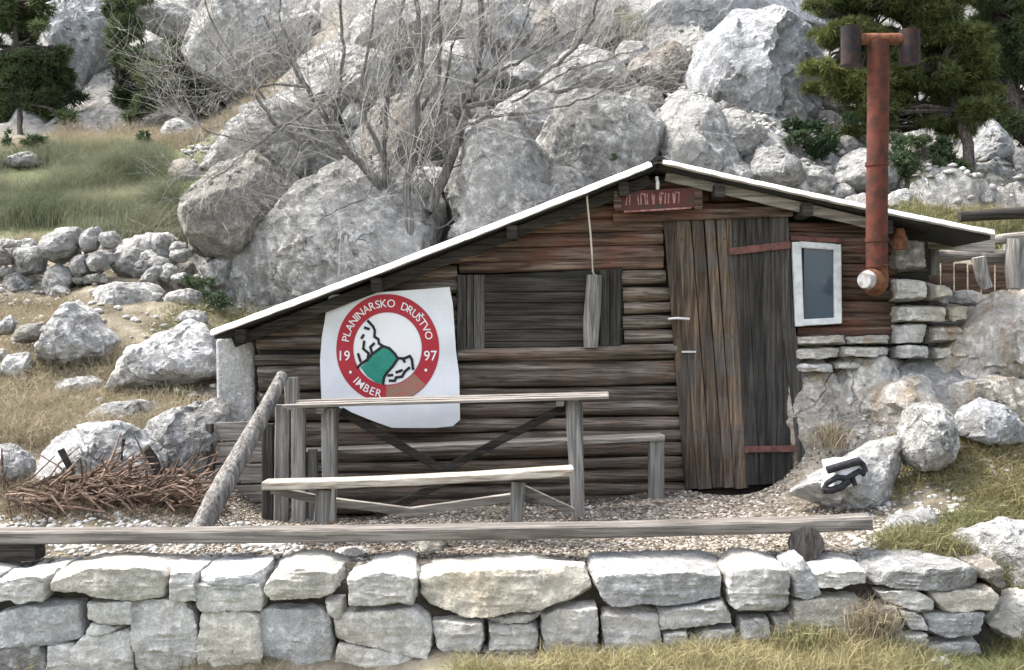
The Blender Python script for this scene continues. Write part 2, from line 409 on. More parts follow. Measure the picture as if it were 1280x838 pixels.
def masks(x, y):
    """gravel, rock, green, dry weights"""
    px = 640 + x / np.maximum(y, 1) * F
    Pn = np.stack([x, y, np.zeros_like(x)], -1)
    n = fbm(Pn, .9, 4, 5)
    gravel = sstep(5.8, 5.9, y) * (1 - sstep(9.4, 9.8, y)) * sstep(-2.3, -1.9, x + (n - .5)) * (1 - sstep(1.75, 2.15, x + (n - .5)))
    rock = sstep(10.4, 11.2, y + (n - .5)) * sstep(-3.6, -2.9, x + (n - .5) * 1.4)
    rock = np.maximum(rock, sstep(17.0, 18.0, y + (n - .5) * 2))
    rock = np.maximum(rock, sstep(1.85, 2.2, x + (n - .5)) * sstep(7.0, 7.3, y) * (1 - sstep(8.2, 8.6, y)))
    green = sstep(11.9, 12.4, y) * (1 - sstep(14.6, 15.4, y)) * (1 - sstep(-3.6, -3.2, x))
    return gravel, rock, green, n
xs = np.concatenate([np.linspace(-160, -16, 20)[:-1], np.arange(-16, -6, .22), np.arange(-6, 6.6, .075), np.arange(6.6, 15, .22), np.linspace(15.2, 160, 20)])
ys = np.concatenate([np.linspace(-60, 2.5, 20)[:-1], np.arange(2.5, 5.7, .09), np.arange(5.7, 8.4, .06), np.arange(8.4, 20, .075), np.arange(20, 30, .2), np.linspace(30, 180, 26)])
GX, GY = np.meshgrid(xs, ys); gx = GX.ravel(); gy = GY.ravel()
gz = base_h(gx, gy)
gv, rk, gr, nn = masks(gx, gy)
# blocky karst on the hillside
def karst(x, y):
    P3 = np.stack([x, y, np.zeros_like(x)], -1)
    wx = x + (fbm(P3, 1.1, 3, 40) - .5) * .9; wy = y + (fbm(P3, 1.1, 3, 60) - .5) * .9
    h = 0
    for sc, amp in ((.55, .55), (1.25, .30), (3.0, .12)):
        f1, f2, bst = worley2(wx, wy, sc, int(sc * 100))
        tilt = ((bst[:, 0] - .5) * bst[:, 3] + (bst[:, 1] - .7) * bst[:, 4]) * 1.3
        edge = np.clip((f2 - f1) / .22, 0, 1)
        h = h + amp * ((bst[:, 2] - .5) * 1.1 + edge * .55) + tilt * amp * 1.2
    h = h + (fbm(P3, 5, 4, 90, .6, True) - .5) * .14
    return h
kz = karst(gx, gy)
P3 = np.stack([gx, gy, np.zeros_like(gx)], -1)
soft = (fbm(P3, 1.6, 4, 11) - .5) * .16 + (fbm(P3, 9, 3, 31) - .5) * .05
flat = sstep(5.6, 5.95, gy) * (1 - sstep(7.9, 8.4, gy)) * sstep(-2.6, -2.2, gx) * (1 - sstep(1.9, 2.3, gx))
rkb = rk * sstep(10.2, 11.0, gy)
gz = gz + rkb * (kz * .6 - .42 + .25 * sstep(15, 18, gy)) + (rk - rkb) * (kz * .12 - .10) + (1 - rk) * soft * (1 - .75 * flat) * sstep(1, 6, gy + 3)
gz = np.where((gy > 5.55) & (gy < 5.82) & (gx > WALL_L) & (gx < WALL_R - .05), np.minimum(gz, .05), gz)
gz = gz - .17 * (1 - sstep(-.9, -.1, gx)) * (1 - sstep(5.55, 5.7, gy))
nx, ny = len(xs), len(ys)
ii = (np.arange(ny - 1)[:, None] * nx + np.arange(nx - 1)[None, :]).ravel()
quads = np.stack([ii, ii + 1, ii + nx + 1, ii + nx], -1)
me = mesh_fast('hillside_ground', np.stack([gx, gy, gz], -1), quads, 4, smooth=True, extra={'gravel': gv, 'rock': rk, 'green': gr})
m, t, b = nt('hillside_soil_and_rock', .95, .1)
P = pos(t)
rcol, rh = rock_color(t, P, (.34, .338, .33), (.66, .657, .64), (.36, .29, .2), .3, .7, .9, .8)
soil = ramp(t, noise(t, P, 3.5, 7, .65), [(.35, (.10, .088, .062)), (.5, (.20, .175, .13)), (.65, (.32, .29, .225))])
grn = ramp(t, noise(t, P, 4, 7, .7), [(.35, (.07, .085, .04)), (.6, (.17, .18, .10))])
vo = N(t, 'ShaderNodeTexVoronoi'); vo.inputs['Scale'].default_value = 34; L(t, P, vo.inputs['Vector'])
sep = N(t, 'ShaderNodeSeparateColor'); L(t, vo.outputs['Color'], sep.inputs[0])
gcol = ramp(t, sep.outputs[0], [(.0, (.08, .065, .05)), (.45, (.20, .175, .145)), (1., (.40, .37, .33))])
col = mix(t, attr(t, 'green'), soil, grn)
col = mix(t, attr(t, 'gravel'), col, gcol)
col = mix(t, attr(t, 'rock'), col, rcol)
yy = N(t, 'ShaderNodeSeparateXYZ'); L(t, P, yy.inputs[0])
fg = N(t, 'ShaderNodeMapRange'); L(t, yy.outputs[1], fg.inputs[0]); fg.inputs[1].default_value = 5.6; fg.inputs[2].default_value = 5.3; fg.inputs[3].default_value = 0; fg.inputs[4].default_value = .7
col = mix(t, fg.outputs[0], col, grn)
L(t, col, b.inputs['Base Color'])
hh = N(t, 'ShaderNodeMix', data_type='FLOAT'); L(t, attr(t, 'rock'), hh.inputs[0]); L(t, math_(t, 'ADD', math_(t, 'MULTIPLY', math_(t, 'MULTIPLY', vo.outputs['Distance'], -.6), attr(t, 'gravel')), math_(t, 'MULTIPLY', noise(t, P, 20, 6, .7), .8)), hh.inputs[2]); L(t, rh, hh.inputs[3])
bump(t, b, hh.outputs[0], .045)
o = link_mesh('hillside', me, m); tag(o, kind='structure')
# grid lookup of the finished surface
def ground_z(x, y):
    x = np.atleast_1d(np.asarray(x, float)); y = np.atleast_1d(np.asarray(y, float))
    i = np.clip(np.searchsorted(xs, x) - 1, 0, nx - 2); j = np.clip(np.searchsorted(ys, y) - 1, 0, ny - 2)
    u = np.clip((x - xs[i]) / (xs[i + 1] - xs[i]), 0, 1); v = np.clip((y - ys[j]) / (ys[j + 1] - ys[j]), 0, 1)
    Z = gz.reshape(ny, nx)
    return Z[j, i] * (1 - u) * (1 - v) + Z[j, i + 1] * u * (1 - v) + Z[j + 1, i] * (1 - u) * v + Z[j + 1, i + 1] * u * v
_Yr = np.arange(5.9, 40, .03)
_basecache = {}
def hit(px, py, y0=5.9):
    Yr = _Yr[_Yr >= y0]
    x = (px - 640) / F * Yr; z = EYE - (py - 419) / F * Yr
    g = base_h(x, Yr); k = np.where(z <= g)[0]
    return float(Yr[k[0]]) if len(k) else 20.

# ------------------------------------------------------------------ rocks
_ico = {}
def ico(sub):
    if sub not in _ico:
        bm = bmesh.new(); bmesh.ops.create_icosphere(bm, subdivisions=sub, radius=1); bm.verts.ensure_lookup_table()
        V = np.array([v.co[:] for v in bm.verts]); Fc = np.array([[v.index for v in f.verts] for f in bm.faces]); bm.free()
        V /= np.linalg.norm(V, axis=1)[:, None]; _ico[sub] = (V, Fc)
    return _ico[sub]
def poly_radius(poly, th):
    """poly Nx2 around origin; radius at angles th"""
    n = len(poly); r = np.zeros_like(th)
    d = np.stack([np.cos(th), np.sin(th)], -1)
    for i in range(n):
        a = poly[i]; e = poly[(i + 1) % n] - a
        den = d[:, 0] * e[1] - d[:, 1] * e[0]; den = np.where(np.abs(den) < 1e-9, 1e-9, den)
        tt = (a[0] * e[1] - a[1] * e[0]) / den
        uu = (a[0] * d[:, 1] - a[1] * d[:, 0]) / den
        ok = (tt > 0) & (uu >= -1e-6) & (uu <= 1 + 1e-6)
        r = np.where(ok & (tt > r), tt, r)
    return np.where(r == 0, np.median(r[r > 0]) if (r > 0).any() else .1, r)
def unitv(v): return v / (np.linalg.norm(v, axis=-1, keepdims=True) + 1e-9)
def unit3(v): return v / np.linalg.norm(v)
def blob(poly_xz, cy, hd, n_exp=2.6, sub=4, facets=10, amp=.05, freq=3., seed=0, cut=(.62, .95), strata=0., block=False):
    """a solid with the outline poly_xz (world x,z) about depth cy, half depth hd"""
    rs = np.random.default_rng(seed)
    poly = np.array(poly_xz, float)
    a = 0; cx = cz = 0
    for i in range(len(poly)):
        p, q = poly[i], poly[(i + 1) % len(poly)]; c_ = p[0] * q[1] - q[0] * p[1]; a += c_; cx += (p[0] + q[0]) * c_; cz += (p[1] + q[1]) * c_
    c = np.array([cx, cz]) / (3 * a); poly = poly - c
    D, Fc = ico(sub)
    th = np.arctan2(D[:, 2], D[:, 0]); rho = np.hypot(D[:, 0], D[:, 2]); tt = np.abs(D[:, 1])
    den = (rho ** n_exp + tt ** n_exp) ** (1 / n_exp); s = rho / den; q = D[:, 1] / den
    Rr = poly_radius(poly, th)
    V = np.stack([Rr * s * np.cos(th), hd * q, Rr * s * np.sin(th)], -1)
    size = float(np.median(Rr))
    if facets > 6 or block:                                      # a broken block: the meeting of tilted fracture planes
        ang = np.arctan2(poly[:, 1], poly[:, 0]); hp = poly[np.argsort(ang)]
        hull = []
        pts_ = sorted(map(tuple, hp))
        def half(ps):
            o_ = []
            for p in ps:
                while len(o_) > 1 and (o_[-1][0] - o_[-2][0]) * (p[1] - o_[-2][1]) - (o_[-1][1] - o_[-2][1]) * (p[0] - o_[-2][0]) <= 0: o_.pop()
                o_.append(p)
            return o_
        hull = half(pts_)[:-1] + half(pts_[::-1])[:-1]
        nr = []; dd_ = []
        for i in range(len(hull)):
            a_, b_ = np.array(hull[i]), np.array(hull[(i + 1) % len(hull)]); e = b_ - a_; le = np.linalg.norm(e)
            if le < 1e-4: continue
            nn_ = unit3(np.array([e[1] / le, rs.uniform(-.5, .1) if not block else rs.uniform(-.14, .03), -e[0] / le])); mid = (a_ + b_) / 2
            nr.append(nn_); dd_.append(max(nn_ @ np.array([mid[0], 0, mid[1]]), .1 * size))
        for k in range(3 if block else 0):
            nr.append(unit3(np.array([rs.normal(0, .10), -1, rs.normal(0, .10)]))); dd_.append(hd * rs.uniform(.92, 1.0))
        for k in range(rs.integers(4, 8) if not block else 0):
            nr.append(unit3(np.array([rs.normal(0, .55), -1, rs.normal(.25, .5)]))); dd_.append(hd * rs.uniform(.7, 1.05))
        for k in range(2 if not block else 0):
            nr.append(unit3(np.array([rs.normal(0, .7), -.6, rs.uniform(.3, 1)]))); dd_.append(size * rs.uniform(.62, .9))
        nr.append(np.array([0, 1., 0])); dd_.append(hd)
        jd = unitv(D + (np.stack([vnoise(D * 2, 1.7, seed % 50 + q_) for q_ in range(3)], -1) - .5) * .12)
        dots = jd @ np.array(nr).T; rad = np.where(dots > .02, np.array(dd_)[None] / np.maximum(dots, .02), 1e9).min(1)
        V = D * np.minimum(rad, size * 3)[:, None]
    for k in range(facets if facets <= 6 and not block else 0):
        nrm = np.array([rs.normal(0, .8), -abs(rs.normal(.3, .8)), rs.normal(.25, .8)]); nrm /= np.linalg.norm(nrm)
        dots = V @ nrm; mx = dots.max(); dlim = mx * rs.uniform(*cut)
        ov = np.maximum(dots - dlim, 0); V = V - ov[:, None] * nrm[None] * .97
    for k in range(4 if facets > 6 else 3 if block else 0):            # small chips off the corners
        nrm = unit3(rs.normal(0, 1, 3) - np.array([0, .5, -.2])); dots = V @ nrm
        ov = np.maximum(dots - dots.max() * rs.uniform(.92, .985), 0); V = V - ov[:, None] * nrm[None] * .97
    if facets > 6:                                               # broken faces: every patch of surface flattened to a plane of its own
        for K_, wt, tl in ((22, .6, .34), (70, .4, .3)):
            sd_ = rs.choice(len(V), K_, replace=False); jd = D + (np.stack([vnoise(D * 3, 1.5, seed % 50 + q_) for q_ in range(3)], -1) - .5) * .35
            near = np.argmin(((jd[:, None, :] - D[sd_][None]) ** 2).sum(-1), 1)
            nk = V[sd_] / (np.array([np.ptp(V[:, 0]), np.ptp(V[:, 1]), np.ptp(V[:, 2])]) ** 2 + 1e-6); nk /= np.linalg.norm(nk, axis=1)[:, None]
            nk = nk + rs.normal(0, tl, nk.shape) * .6; nk /= np.linalg.norm(nk, axis=1)[:, None]
            dr_ = V / (np.linalg.norm(V, axis=1)[:, None] + 1e-9); nn2 = nk[near]
            mv = ((V[sd_][near] - V) * nn2).sum(-1) / np.maximum((dr_ * nn2).sum(-1), .35)
            V = V + dr_ * (np.clip(mv, -.12 * size, .09 * size) * wt)[:, None]
    for ax, pc in ((0, 0), (2, 1)):                              # the chips must not shrink the outline
        lo, hi = V[:, ax].min(), V[:, ax].max(); plo, phi = poly[:, pc].min(), poly[:, pc].max()
        V[:, ax] = plo + (V[:, ax] - lo) / (hi - lo) * (phi - plo)
    Wp = V + np.array([c[0], cy, c[1]])
    dirn = V / (np.linalg.norm(V, axis=1)[:, None] + 1e-6)
    if strata: V = V + dirn * ((fbm(Wp * np.array([1, 1, 5.]), 5, 3, seed % 71, .6, True) - .6) * strata * 2)[:, None]
    d1 = fbm(Wp, freq, 3, seed % 97, .5) - .5
    d2 = fbm(Wp, freq * 3.2, 4, seed % 89 + 7, .6, True) - .55
    V = V + dirn * ((d1 * .45 + d2 * .8) * amp)[:, None] * (1 if size > .1 else .6)
    Wp = V + np.array([c[0], cy, c[1]])
    return Wp, Fc
def rock(label, pts, Y=None, mat='cliff', df=.8, n=3.0, sub=5, facets=14, amp=None, freq=None, seed=None, cat='boulder', group=None, name='boulder', parent=None, hit_at=None, dy=0., cut=(.45, .87), grow=0):
    global _rs; _rs += 1
    seed = seed or _rs * 13 + 5
    P_ = np.array(pts, float)
    if Y is not None and Y > 10.85 and grow: cc = P_.mean(0); P_ = cc + (P_ - cc) * grow; pts = [tuple(q) for q in P_]
    if Y is None:
        c = P_.mean(0) if hit_at is None else hit_at
        Y = hit(*c) + dy
    wpts = [(at(x, y, Y)[0], at(x, y, Y)[2]) for x, y in pts]
    wp = np.array(wpts); sz = (wp.max(0) - wp.min(0)); r = sz.min() / 2 + .15 * sz.max() / 2
    V, Fc = blob(wpts, Y, r * df, n, sub, facets, amp if amp is not None else .065 * r ** .75, freq or 1.3 / max(r, .08) ** .6, seed, cut)
    o0 = np.array([V[:, 0].mean(), V[:, 1].mean(), V[:, 2].min()]) if parent is None else np.array(world_loc(parent))
    me = mesh_fast(name, V - o0, Fc, 3, smooth=True); me.set_sharp_from_angle(angle=R(24))
    o = link_mesh(name, me, M[mat], o0 if parent is None else (0, 0, 0), parent)
    if parent is None: tag(o, label, cat, group)
    return o
_rs = 0

# ------------------------------------------------------------------ the dry stone retaining wall
wall = empty('stone_wall', (-.8, 5.8, 0), 'low dry stone retaining wall of pale rough blocks along the front of the terrace', 'wall')
mb = MB(); mb.box((WALL_L, 5.74, -.1), (WALL_R - .05, 5.93, .33), .5); mb.build('earth_core', M['earth'], wall)
stones = [
 ([(-10,712),(35,706),(68,703),(68,735),(58,748),(30,750),(-10,747)],'block',1),
 ([(68,718),(70,705),(100,700),(130,696),(180,698),(206,702),(205,743),(160,747),(110,742),(82,738)],'blockwarm',1),
 ([(207,702),(245,703),(247,747),(207,745)],'block',1),
 ([(-10,772),(20,758),(35,753),(103,751),(105,794),(85,800),(50,803),(-10,805)],'blockgrey',0),
 ([(108,757),(165,753),(165,779),(140,781),(108,776)],'block',0),
 ([(104,792),(112,780),(150,783),(155,786),(120,793)],'block',0),
 ([(168,753),(200,748),(225,749),(244,765),(249,800),(248,845),(174,845),(168,800)],'block',0),
 ([(93,806),(105,796),(158,786),(165,791),(164,845),(95,845)],'block',0),
 ([(62,804),(88,803),(90,845),(62,845)],'block',0),
 ([(-10,809),(50,806),(58,820),(58,845),(-10,845)],'pale',0),
 ([(249,704),(326,700),(326,722),(300,724),(270,727),(250,725)],'blockgrey',1),
 ([(250,729),(322,726),(328,745),(326,760),(300,759),(252,762)],'block',0),
 ([(255,766),(300,762),(322,766),(327,800),(326,845),(252,845)],'blockwarm',0),
 ([(335,712),(345,700),(365,694),(395,693),(422,702),(424,738),(400,750),(345,753),(338,740)],'blockwarm',1),
 ([(327,763),(345,758),(400,757),(415,765),(418,800),(416,835),(331,835),(326,800)],'blockgrey',0),
 ([(403,745),(430,745),(432,760),(422,770),(406,758)],'block',0),
 ([(437,705),(470,700),(490,694),(515,698),(523,712),(521,748),(490,750),(442,754),(438,730)],'block',1),
 ([(421,770),(440,758),(480,757),(520,756),(535,768),(542,800),(540,820),(500,818),(440,801),(421,799)],'block',0),
 ([(526,722),(526,708),(560,702),(620,698),(680,697),(730,702),(738,743),(700,751),(680,760),(640,764),(580,770),(540,761),(529,745)],'blockwarm',1),
 ([(544,777),(603,776),(606,800),(602,816),(560,818),(549,805)],'block',0),
 ([(424,806),(480,819),(540,824),(540,845),(420,845)],'block',0),
 ([(545,822),(600,820),(606,845),(545,845)],'blockwarm',0),
 ([(609,779),(667,781),(672,785),(674,807),(640,811),(609,810)],'block',0),
 ([(607,814),(640,815),(674,812),(676,845),(607,845)],'blockwarm',0),
 ([(610,773),(640,767),(680,764),(660,776),(612,778)],'block',0),
 ([(676,766),(700,758),(744,753),(748,790),(748,845),(680,845),(677,790)],'block',0),
 ([(738,712),(745,698),(800,694),(880,695),(905,700),(904,744),(860,754),(800,757),(752,756),(743,735)],'blockgrey',1),
 ([(755,762),(800,759),(820,763),(823,810),(818,845),(756,845)],'block',0),
 ([(826,763),(880,756),(905,753),(914,765),(915,779),(870,785),(827,786)],'block',0),
 ([(829,791),(858,789),(860,800),(831,803)],'block',0),
 ([(863,798),(880,788),(914,785),(917,805),(895,810)],'block',0),
 ([(833,808),(880,806),(912,813),(912,845),(829,845)],'block',0),
 ([(909,705),(920,697),(945,692),(984,700),(987,715),(985,764),(970,769),(930,769),(912,755)],'block',1),
 ([(988,708),(1004,702),(1010,725),(1022,738),(1005,745),(990,742)],'blockgrey',0),
 ([(1009,702),(1050,698),(1085,700),(1085,732),(1060,735),(1032,739),(1013,722)],'block',1),
 ([(989,751),(1010,746),(1070,746),(1078,760),(1075,803),(990,803)],'blockwarm',0),
 ([(925,775),(958,773),(962,808),(925,808)],'block',0),
 ([(965,773),(985,771),(988,800),(966,800)],'block',0),
 ([(918,812),(1000,806),(1080,808),(1090,845),(918,845)],'block',0),
 ([(1090,703),(1140,694),(1200,694),(1222,700),(1225,724),(1205,733),(1180,730),(1140,737),(1100,731)],'pale',1),
 ([(1100,741),(1140,739),(1162,750),(1160,765),(1145,765),(1108,752)],'block',0),
 ([(1162,739),(1240,736),(1248,745),(1240,760),(1180,762),(1166,750)],'blockwarm',0),
 ([(1156,769),(1200,766),(1225,769),(1215,795),(1180,798),(1159,790)],'blockgrey',0),
 ([(1122,757),(1150,769),(1154,785),(1135,783)],'block',0),
 ([(1084,760),(1118,758),(1122,782),(1105,787),(1084,785)],'block',0),
 ([(1226,712),(1250,708),(1258,730),(1250,735),(1231,725)],'dark',0),
 ([(1085,790),(1150,790),(1156,806),(1150,820),(1095,818)],'block',0),
 ([(1158,802),(1215,798),(1222,818),(1160,820)],'blockgrey',0),
 ([(-130,708),(-60,704),(-14,712),(-14,745),(-60,750),(-130,748)],'block',1),
 ([(-120,756),(-15,753),(-14,800),(-120,806)],'block',0), ([(-130,810),(-14,808),(-14,845),(-130,845)],'blockgrey',0),
 ([(-260,710),(-190,702),(-134,708),(-134,748),(-260,750)],'block',1), ([(-250,756),(-126,756),(-126,806),(-250,806)],'blockwarm',0), ([(-250,812),(-134,812),(-134,845),(-250,845)],'block',0),
]
for pts, mt, cop in stones:
    pts = [(x, y + (13 if cop and y < 726 else 0)) for x, y in pts]
    yc = 5.80 if cop else 5.76
    Yf = yc - (.20 if cop else .13) * .75
    P_ = np.array(pts, float); c = P_.mean(0); 
    w_ = [(at(x, y, Yf)[0], at(x, y, Yf)[2]) for x, y in (c + (P_ - c) * (1.0 + 7.5 / np.ptp(P_, axis=0)))]
    _rs += 1
    V, Fc = blob(w_, yc, .21 if cop else .15, 26, 6 if cop else 5, 2, .013, 7., _rs * 7, (.95, .995), strata=.010, block=True)
    me = mesh_fast('stone', V - np.array([-.8, 5.8, 0]), Fc, 3, smooth=True); me.set_sharp_from_angle(angle=R(30))
    link_mesh('stone', me, M[mt], parent=wall)

# ------------------------------------------------------------------ the hut
YF = 7.70                                   # front face of the log wall
hut = empty('mountain_hut', (.55, YF, .5), 'low weathered log hut with white edged gable roof built against the rocks', 'hut')
def W(px, py, Y=YF): return at(px, py, Y)
def roofline(px):                           # pixel height of the underside of the roof at the front wall
    return 418 - (px - 265) * .3860 if px < 822 else 203 + (px - 822) * .2135
mbl = MB(); mbg = MB()
def row(mbx, x0, x1, y0, y1, h, tone=None, Y=YF, n=12):
    """one log: pixel ends and thickness"""
    r = h / 2 / F * Y * 1.05
    tone = random.uniform(.25, .75) if tone is None else tone
    mbx.log(W(x0, y0, Y + .03), W(x1, y1, Y + .03), r * random.uniform(.95, 1.05), r * random.uniform(.92, 1.05), .05, tone, n, .004)
# wall below the window, running from the left corner to the door
yr = 441
hs = [15, 13, 22, 18, 19, 16, 16, 18, 15, 17, 16, 18]
for h in hs:
    x1 = 848 + (yr - 441) * .055 + random.uniform(-3, 3)
    row(mbl, 322 + random.uniform(-3, 3), x1, yr + 9, yr, h)
    yr += h
# left bay beside the shutter
y = 434 + 9
while y > 350:
    h = random.uniform(15, 20); y -= h * .98
    x0 = max(322, 265 + (418 + 14 - y) / .386 + 4)
    if x0 < 550: row(mbl, x0, 572, y + 3, y, h)
# short logs between the shutter and the door
for (a, b) in ((336, 356), (358, 376), (377, 392), (393, 411), (412, 430)):
    row(mbl, 779 + random.uniform(-2, 2), 831 + (a - 336) * .16 + random.uniform(-2, 3), (a + b) / 2 + 1, (a + b) / 2, b - a - 1, random.uniform(.55, .8))
# gable logs
y = 326
for k, h in enumerate([20, 17, 19, 18, 17, 18, 17, 17]):
    yc = y - h / 2; yl = yc + 5
    x0 = 822 - (yl - 12 - 203) / .386 + 12
    if yc > 268: x1 = 829 + random.uniform(-2, 2)
    else: x1 = min(822 + (yc - 12 - 203) / .2135, 985)
    if x1 - x0 > 20: row(mbg, x0, x1, yl, yc, h, random.uniform(.3, .8))
    y -= h
row(mbg, 574, 829, 336, 329, 13, .75)       # thin beam over the shutter
# right bay, over and beside the small window
y = 276
for h in (13, 14, 14, 13, 15, 16, 15, 15, 16, 15):
    yc = y + h / 2; top = 822 + (yc - 12 - 203) / .2135
    x1 = min(1118, top)
    if yc < 300: row(mbg, 985, x1, yc + 1, yc + 3, h, random.uniform(.3, .6))
    elif yc < 408:
        row(mbg, 1050, x1, yc, yc + 1, h, random.uniform(.3, .65)); row(mbg, 984, 996, yc, yc, h, .3)
    else: row(mbg, 996, 1118, yc, yc, h, .4)
    y += h
mbl.build('log_wall', M['log'], hut, 50); mbg.build('gable_log_wall', M['redlog'], hut, 50)
# backing boards behind the logs and other sides of the hut
mb = MB()
def wx(px): return W(px, 0)[0]
def wz(py): return W(0, py)[2]
mb.prism([(wx(322), wz(652)), (wx(1165), wz(620)), (wx(1165), wz(288)), (wx(822), wz(214)), (wx(322), wz(408))], YF + .075, YF + .11, .3)
mb.build('backing_boards', M['darkx'], hut)
mb = MB()
for k in range(8):
    z = .35 + k * .165
    mb.log((wx(322) + .05, YF + .1, z), (wx(322) + .05, 10.8, z), .085, .085, .05, random.uniform(.3, .7))
mb.build('side_log_wall', M['log'], hut, 50)
mb = MB(); mb.box((wx(1100), YF + .12, .4), (wx(1165), 10.9, wz(300)), .5); mb.build('side_masonry_wall', M['plaster'], hut)
mb = MB(); mb.prism([(wx(322), .4), (wx(1160), .4), (wx(1160), wz(300)), (wx(822), wz(222)), (wx(322), wz(412))], 10.75, 10.9, .3); mb.build('rear_wall', M['darkx'], hut)
# roof: two slopes of sheet, felt below, white edge and barge boards
YR0 = 7.42; YR1 = 11.05
def RW(px, py): q = at(px, py, YR0); return (q[0], q[2])
def band(a, b, up, dn):   # polygon strip between two pixel points
    return [RW(a[0], a[1] - up), RW(b[0], b[1] - up), RW(b[0], b[1] + dn), RW(a[0], a[1] + dn)]
roof = None
for a, b in (((265, 415), (824, 200)), ((822, 200), (1243, 290))):
    mb = MB(); mb.prism(band(a, b, 2, 2), YR0 + .03, YR1, .5); mb.build('roof_sheet', M['roof'], hut)
    mb = MB(); mb.prism(band(a, b, -3, 9), YR0 + .06, YR1 - .02, .5); mb.build('roof_felt', M['felt'], hut)
mb = MB()
def edge(pxs, hgt):
    pts = [at(x, y, YR0 + random.uniform(-.006, .006)) for x, y in pxs]
    c = .5
    mb.sweep(pts, [(-.03, -hgt / 2), (.045, -hgt / 2), (.04, -hgt * .2), (.02, hgt * .25), (-.02, hgt / 2)], [random.uniform(.97, 1.03) for _ in pts], .02, .5)
Lp = [(265 + i * 10.15, 416 - i * 10.15 * .3845 + random.uniform(-.35, .35) + 2.5 * math.sin(i / 55 * math.pi)) for i in range(55)]
edge(Lp, .044)
mb.build('verge_trim', M['white'], hut)
mb = MB(); edge([(829 + i * 10.3, 202 + i * 10.3 * .215 + random.uniform(-.35, .35) + 2.0 * math.sin(i / 40 * math.pi)) for i in range(41)], .038); mb.build('verge_trim', M['white'], hut)
mb = MB(); mb.prism([RW(800, 211), RW(822, 194), RW(846, 206), RW(846, 209), RW(823, 200), RW(801, 215)], YR0 - .02, YR0 + .3, .5); mb.build('ridge_cap', M['felt'], hut)
mb = MB(); mb.beam(at(292, 428, 7.56), at(812, 226, 7.56), .03, .075, .03, .35); mb.build('barge_board', M['darkx'], hut)
mb = MB(); mb.beam(at(832, 220, 7.56), at(1085, 279, 7.56), .03, .07, .03, .8); mb.build('barge_board', M['greyx'], hut)
mb = MB()
for (px, py) in ((300, 420), (470, 356), (640, 290), (780, 236), (900, 238), (1010, 262), (1110, 284)):
    p = at(px, py, 7.46); mb.beam(p, p + np.array([0, 3.4, 0]), .07, .09, .03, .4)
mb.build('purlins', M['darkx'], hut)
# shutter opening
mb = MB(); mb.prism([(wx(570), wz(346)), (wx(778), wz(336)), (wx(778), wz(434)), (wx(570), wz(440))], YF - .005, YF + .06, .2); mb.build('shutter_backing', M['darkx'], hut)
mb = MB()
y = 346
while y < 432:
    h = random.uniform(12, 19); h = min(h, 434 - y)
    mb.beam(W(606, y + h / 2 + 1, YF - .03), W(748, y + h / 2, YF - .03), .03, (h - .7) / F * YF, .01, random.uniform(.2, .65)); y += h
mb.build('shutter', M['darkx'], hut)
for x0, x1, tn in ((571, 583, .35), (583, 592, .5), (592, 606, 1.4)):
    mb = MB(); mb.beam(W((x0 + x1) / 2, 344, YF - .035), W((x0 + x1) / 2, 439, YF - .035), (x1 - x0 - .8) / F * YF, .03, .015, tn, up=(0, 1, 0)); mb.build('side_board', M['darkz'], hut)
for x0, x1, tn in ((749, 762, .3), (762, 776, .22)):
    mb = MB(); mb.beam(W((x0 + x1) / 2, 338, YF - .035), W((x0 + x1) / 2, 432, YF - .035), (x1 - x0 - .8) / F * YF, .03, .015, tn, up=(0, 1, 0)); mb.build('side_board', M['darkz'], hut)
mb = MB(); mb.log(W(741, 343, YF - .07), W(740, 434, YF - .07), .052, .058, .09, .8, 12, .008); mb.build('shutter_post', M['greyz'], hut, 50)
mb = MB(); mb.log(W(572, 444, YF - .02), W(846, 436, YF - .02), .042, .04, .06, .85, 12, .004); mb.build('shutter_sill', M['log'], hut, 50)
# door
mb = MB()
xs_top = [829, 845, 862, 880, 893, 908, 912]; xs_bot = [856, 872, 890, 905, 918, 930, 932]
for i in range(len(xs_top) - 1):
    xa, xb = (xs_top[i] + xs_top[i + 1]) / 2, (xs_bot[i] + xs_bot[i + 1]) / 2
    wd = max(6, (xs_bot[i + 1] - xs_bot[i]) - .6)
    mb.beam(W(xa, 273, YF - .03), W(xb, 610 + random.uniform(-3, 2), YF - .03), wd / F * YF, .03, .012, [.45, .75, .55, 1.25, 1.3, .8][i], up=(0, 1, 0))
door = mb.build('door', M['door'], hut)
mb = MB()
for fy in (300, 420, 540):
    for i in range(10):
        q = (fy - 270) / 340; xx = 836 + q * 26 + i * 13.5; p_ = W(xx, fy + random.uniform(-2, 2), YF - .047); mb.tube([p_, p_ - np.array([0, .004, 0])], .005, 6)
mb.build('nail_heads', M['soot'], door)
mb = MB()
xt = [912, 930, 945, 960, 975]; xb_ = [932, 950, 965, 977, 990]
for i in range(4):
    mb.beam(W((xt[i] + xt[i + 1]) / 2, 268, YF - .03), W((xb_[i] + xb_[i + 1]) / 2, 606 - i, YF - .03), (xt[i + 1] - xt[i] - .6) / F * YF, .03, .012, [.25, .18, .3, .35][i], up=(0, 1, 0))
mb.build('door_panel', M['darkz'], door)
for (a, b, wd) in (((911, 315), (988, 306), 9), ((931, 562), (1002, 561), 8)):
    mb = MB(); mb.beam(W(*a, YF - .06), W(*b, YF - .06), .012, wd / F * YF, .02, .5, sag=0); mb.build('hinge_strap', M['redstrap'], door)
mb = MB(); mb.tube([W(836, 399, YF - .06), W(846, 398, YF - .1), W(862, 399, YF - .1)], .011); mb.build('handle', M['steel'], door, 60)
mb = MB(); mb.beam(W(852, 440, YF - .05), W(870, 440, YF - .05), .01, .014, .02); mb.build('latch', M['steel'], door)
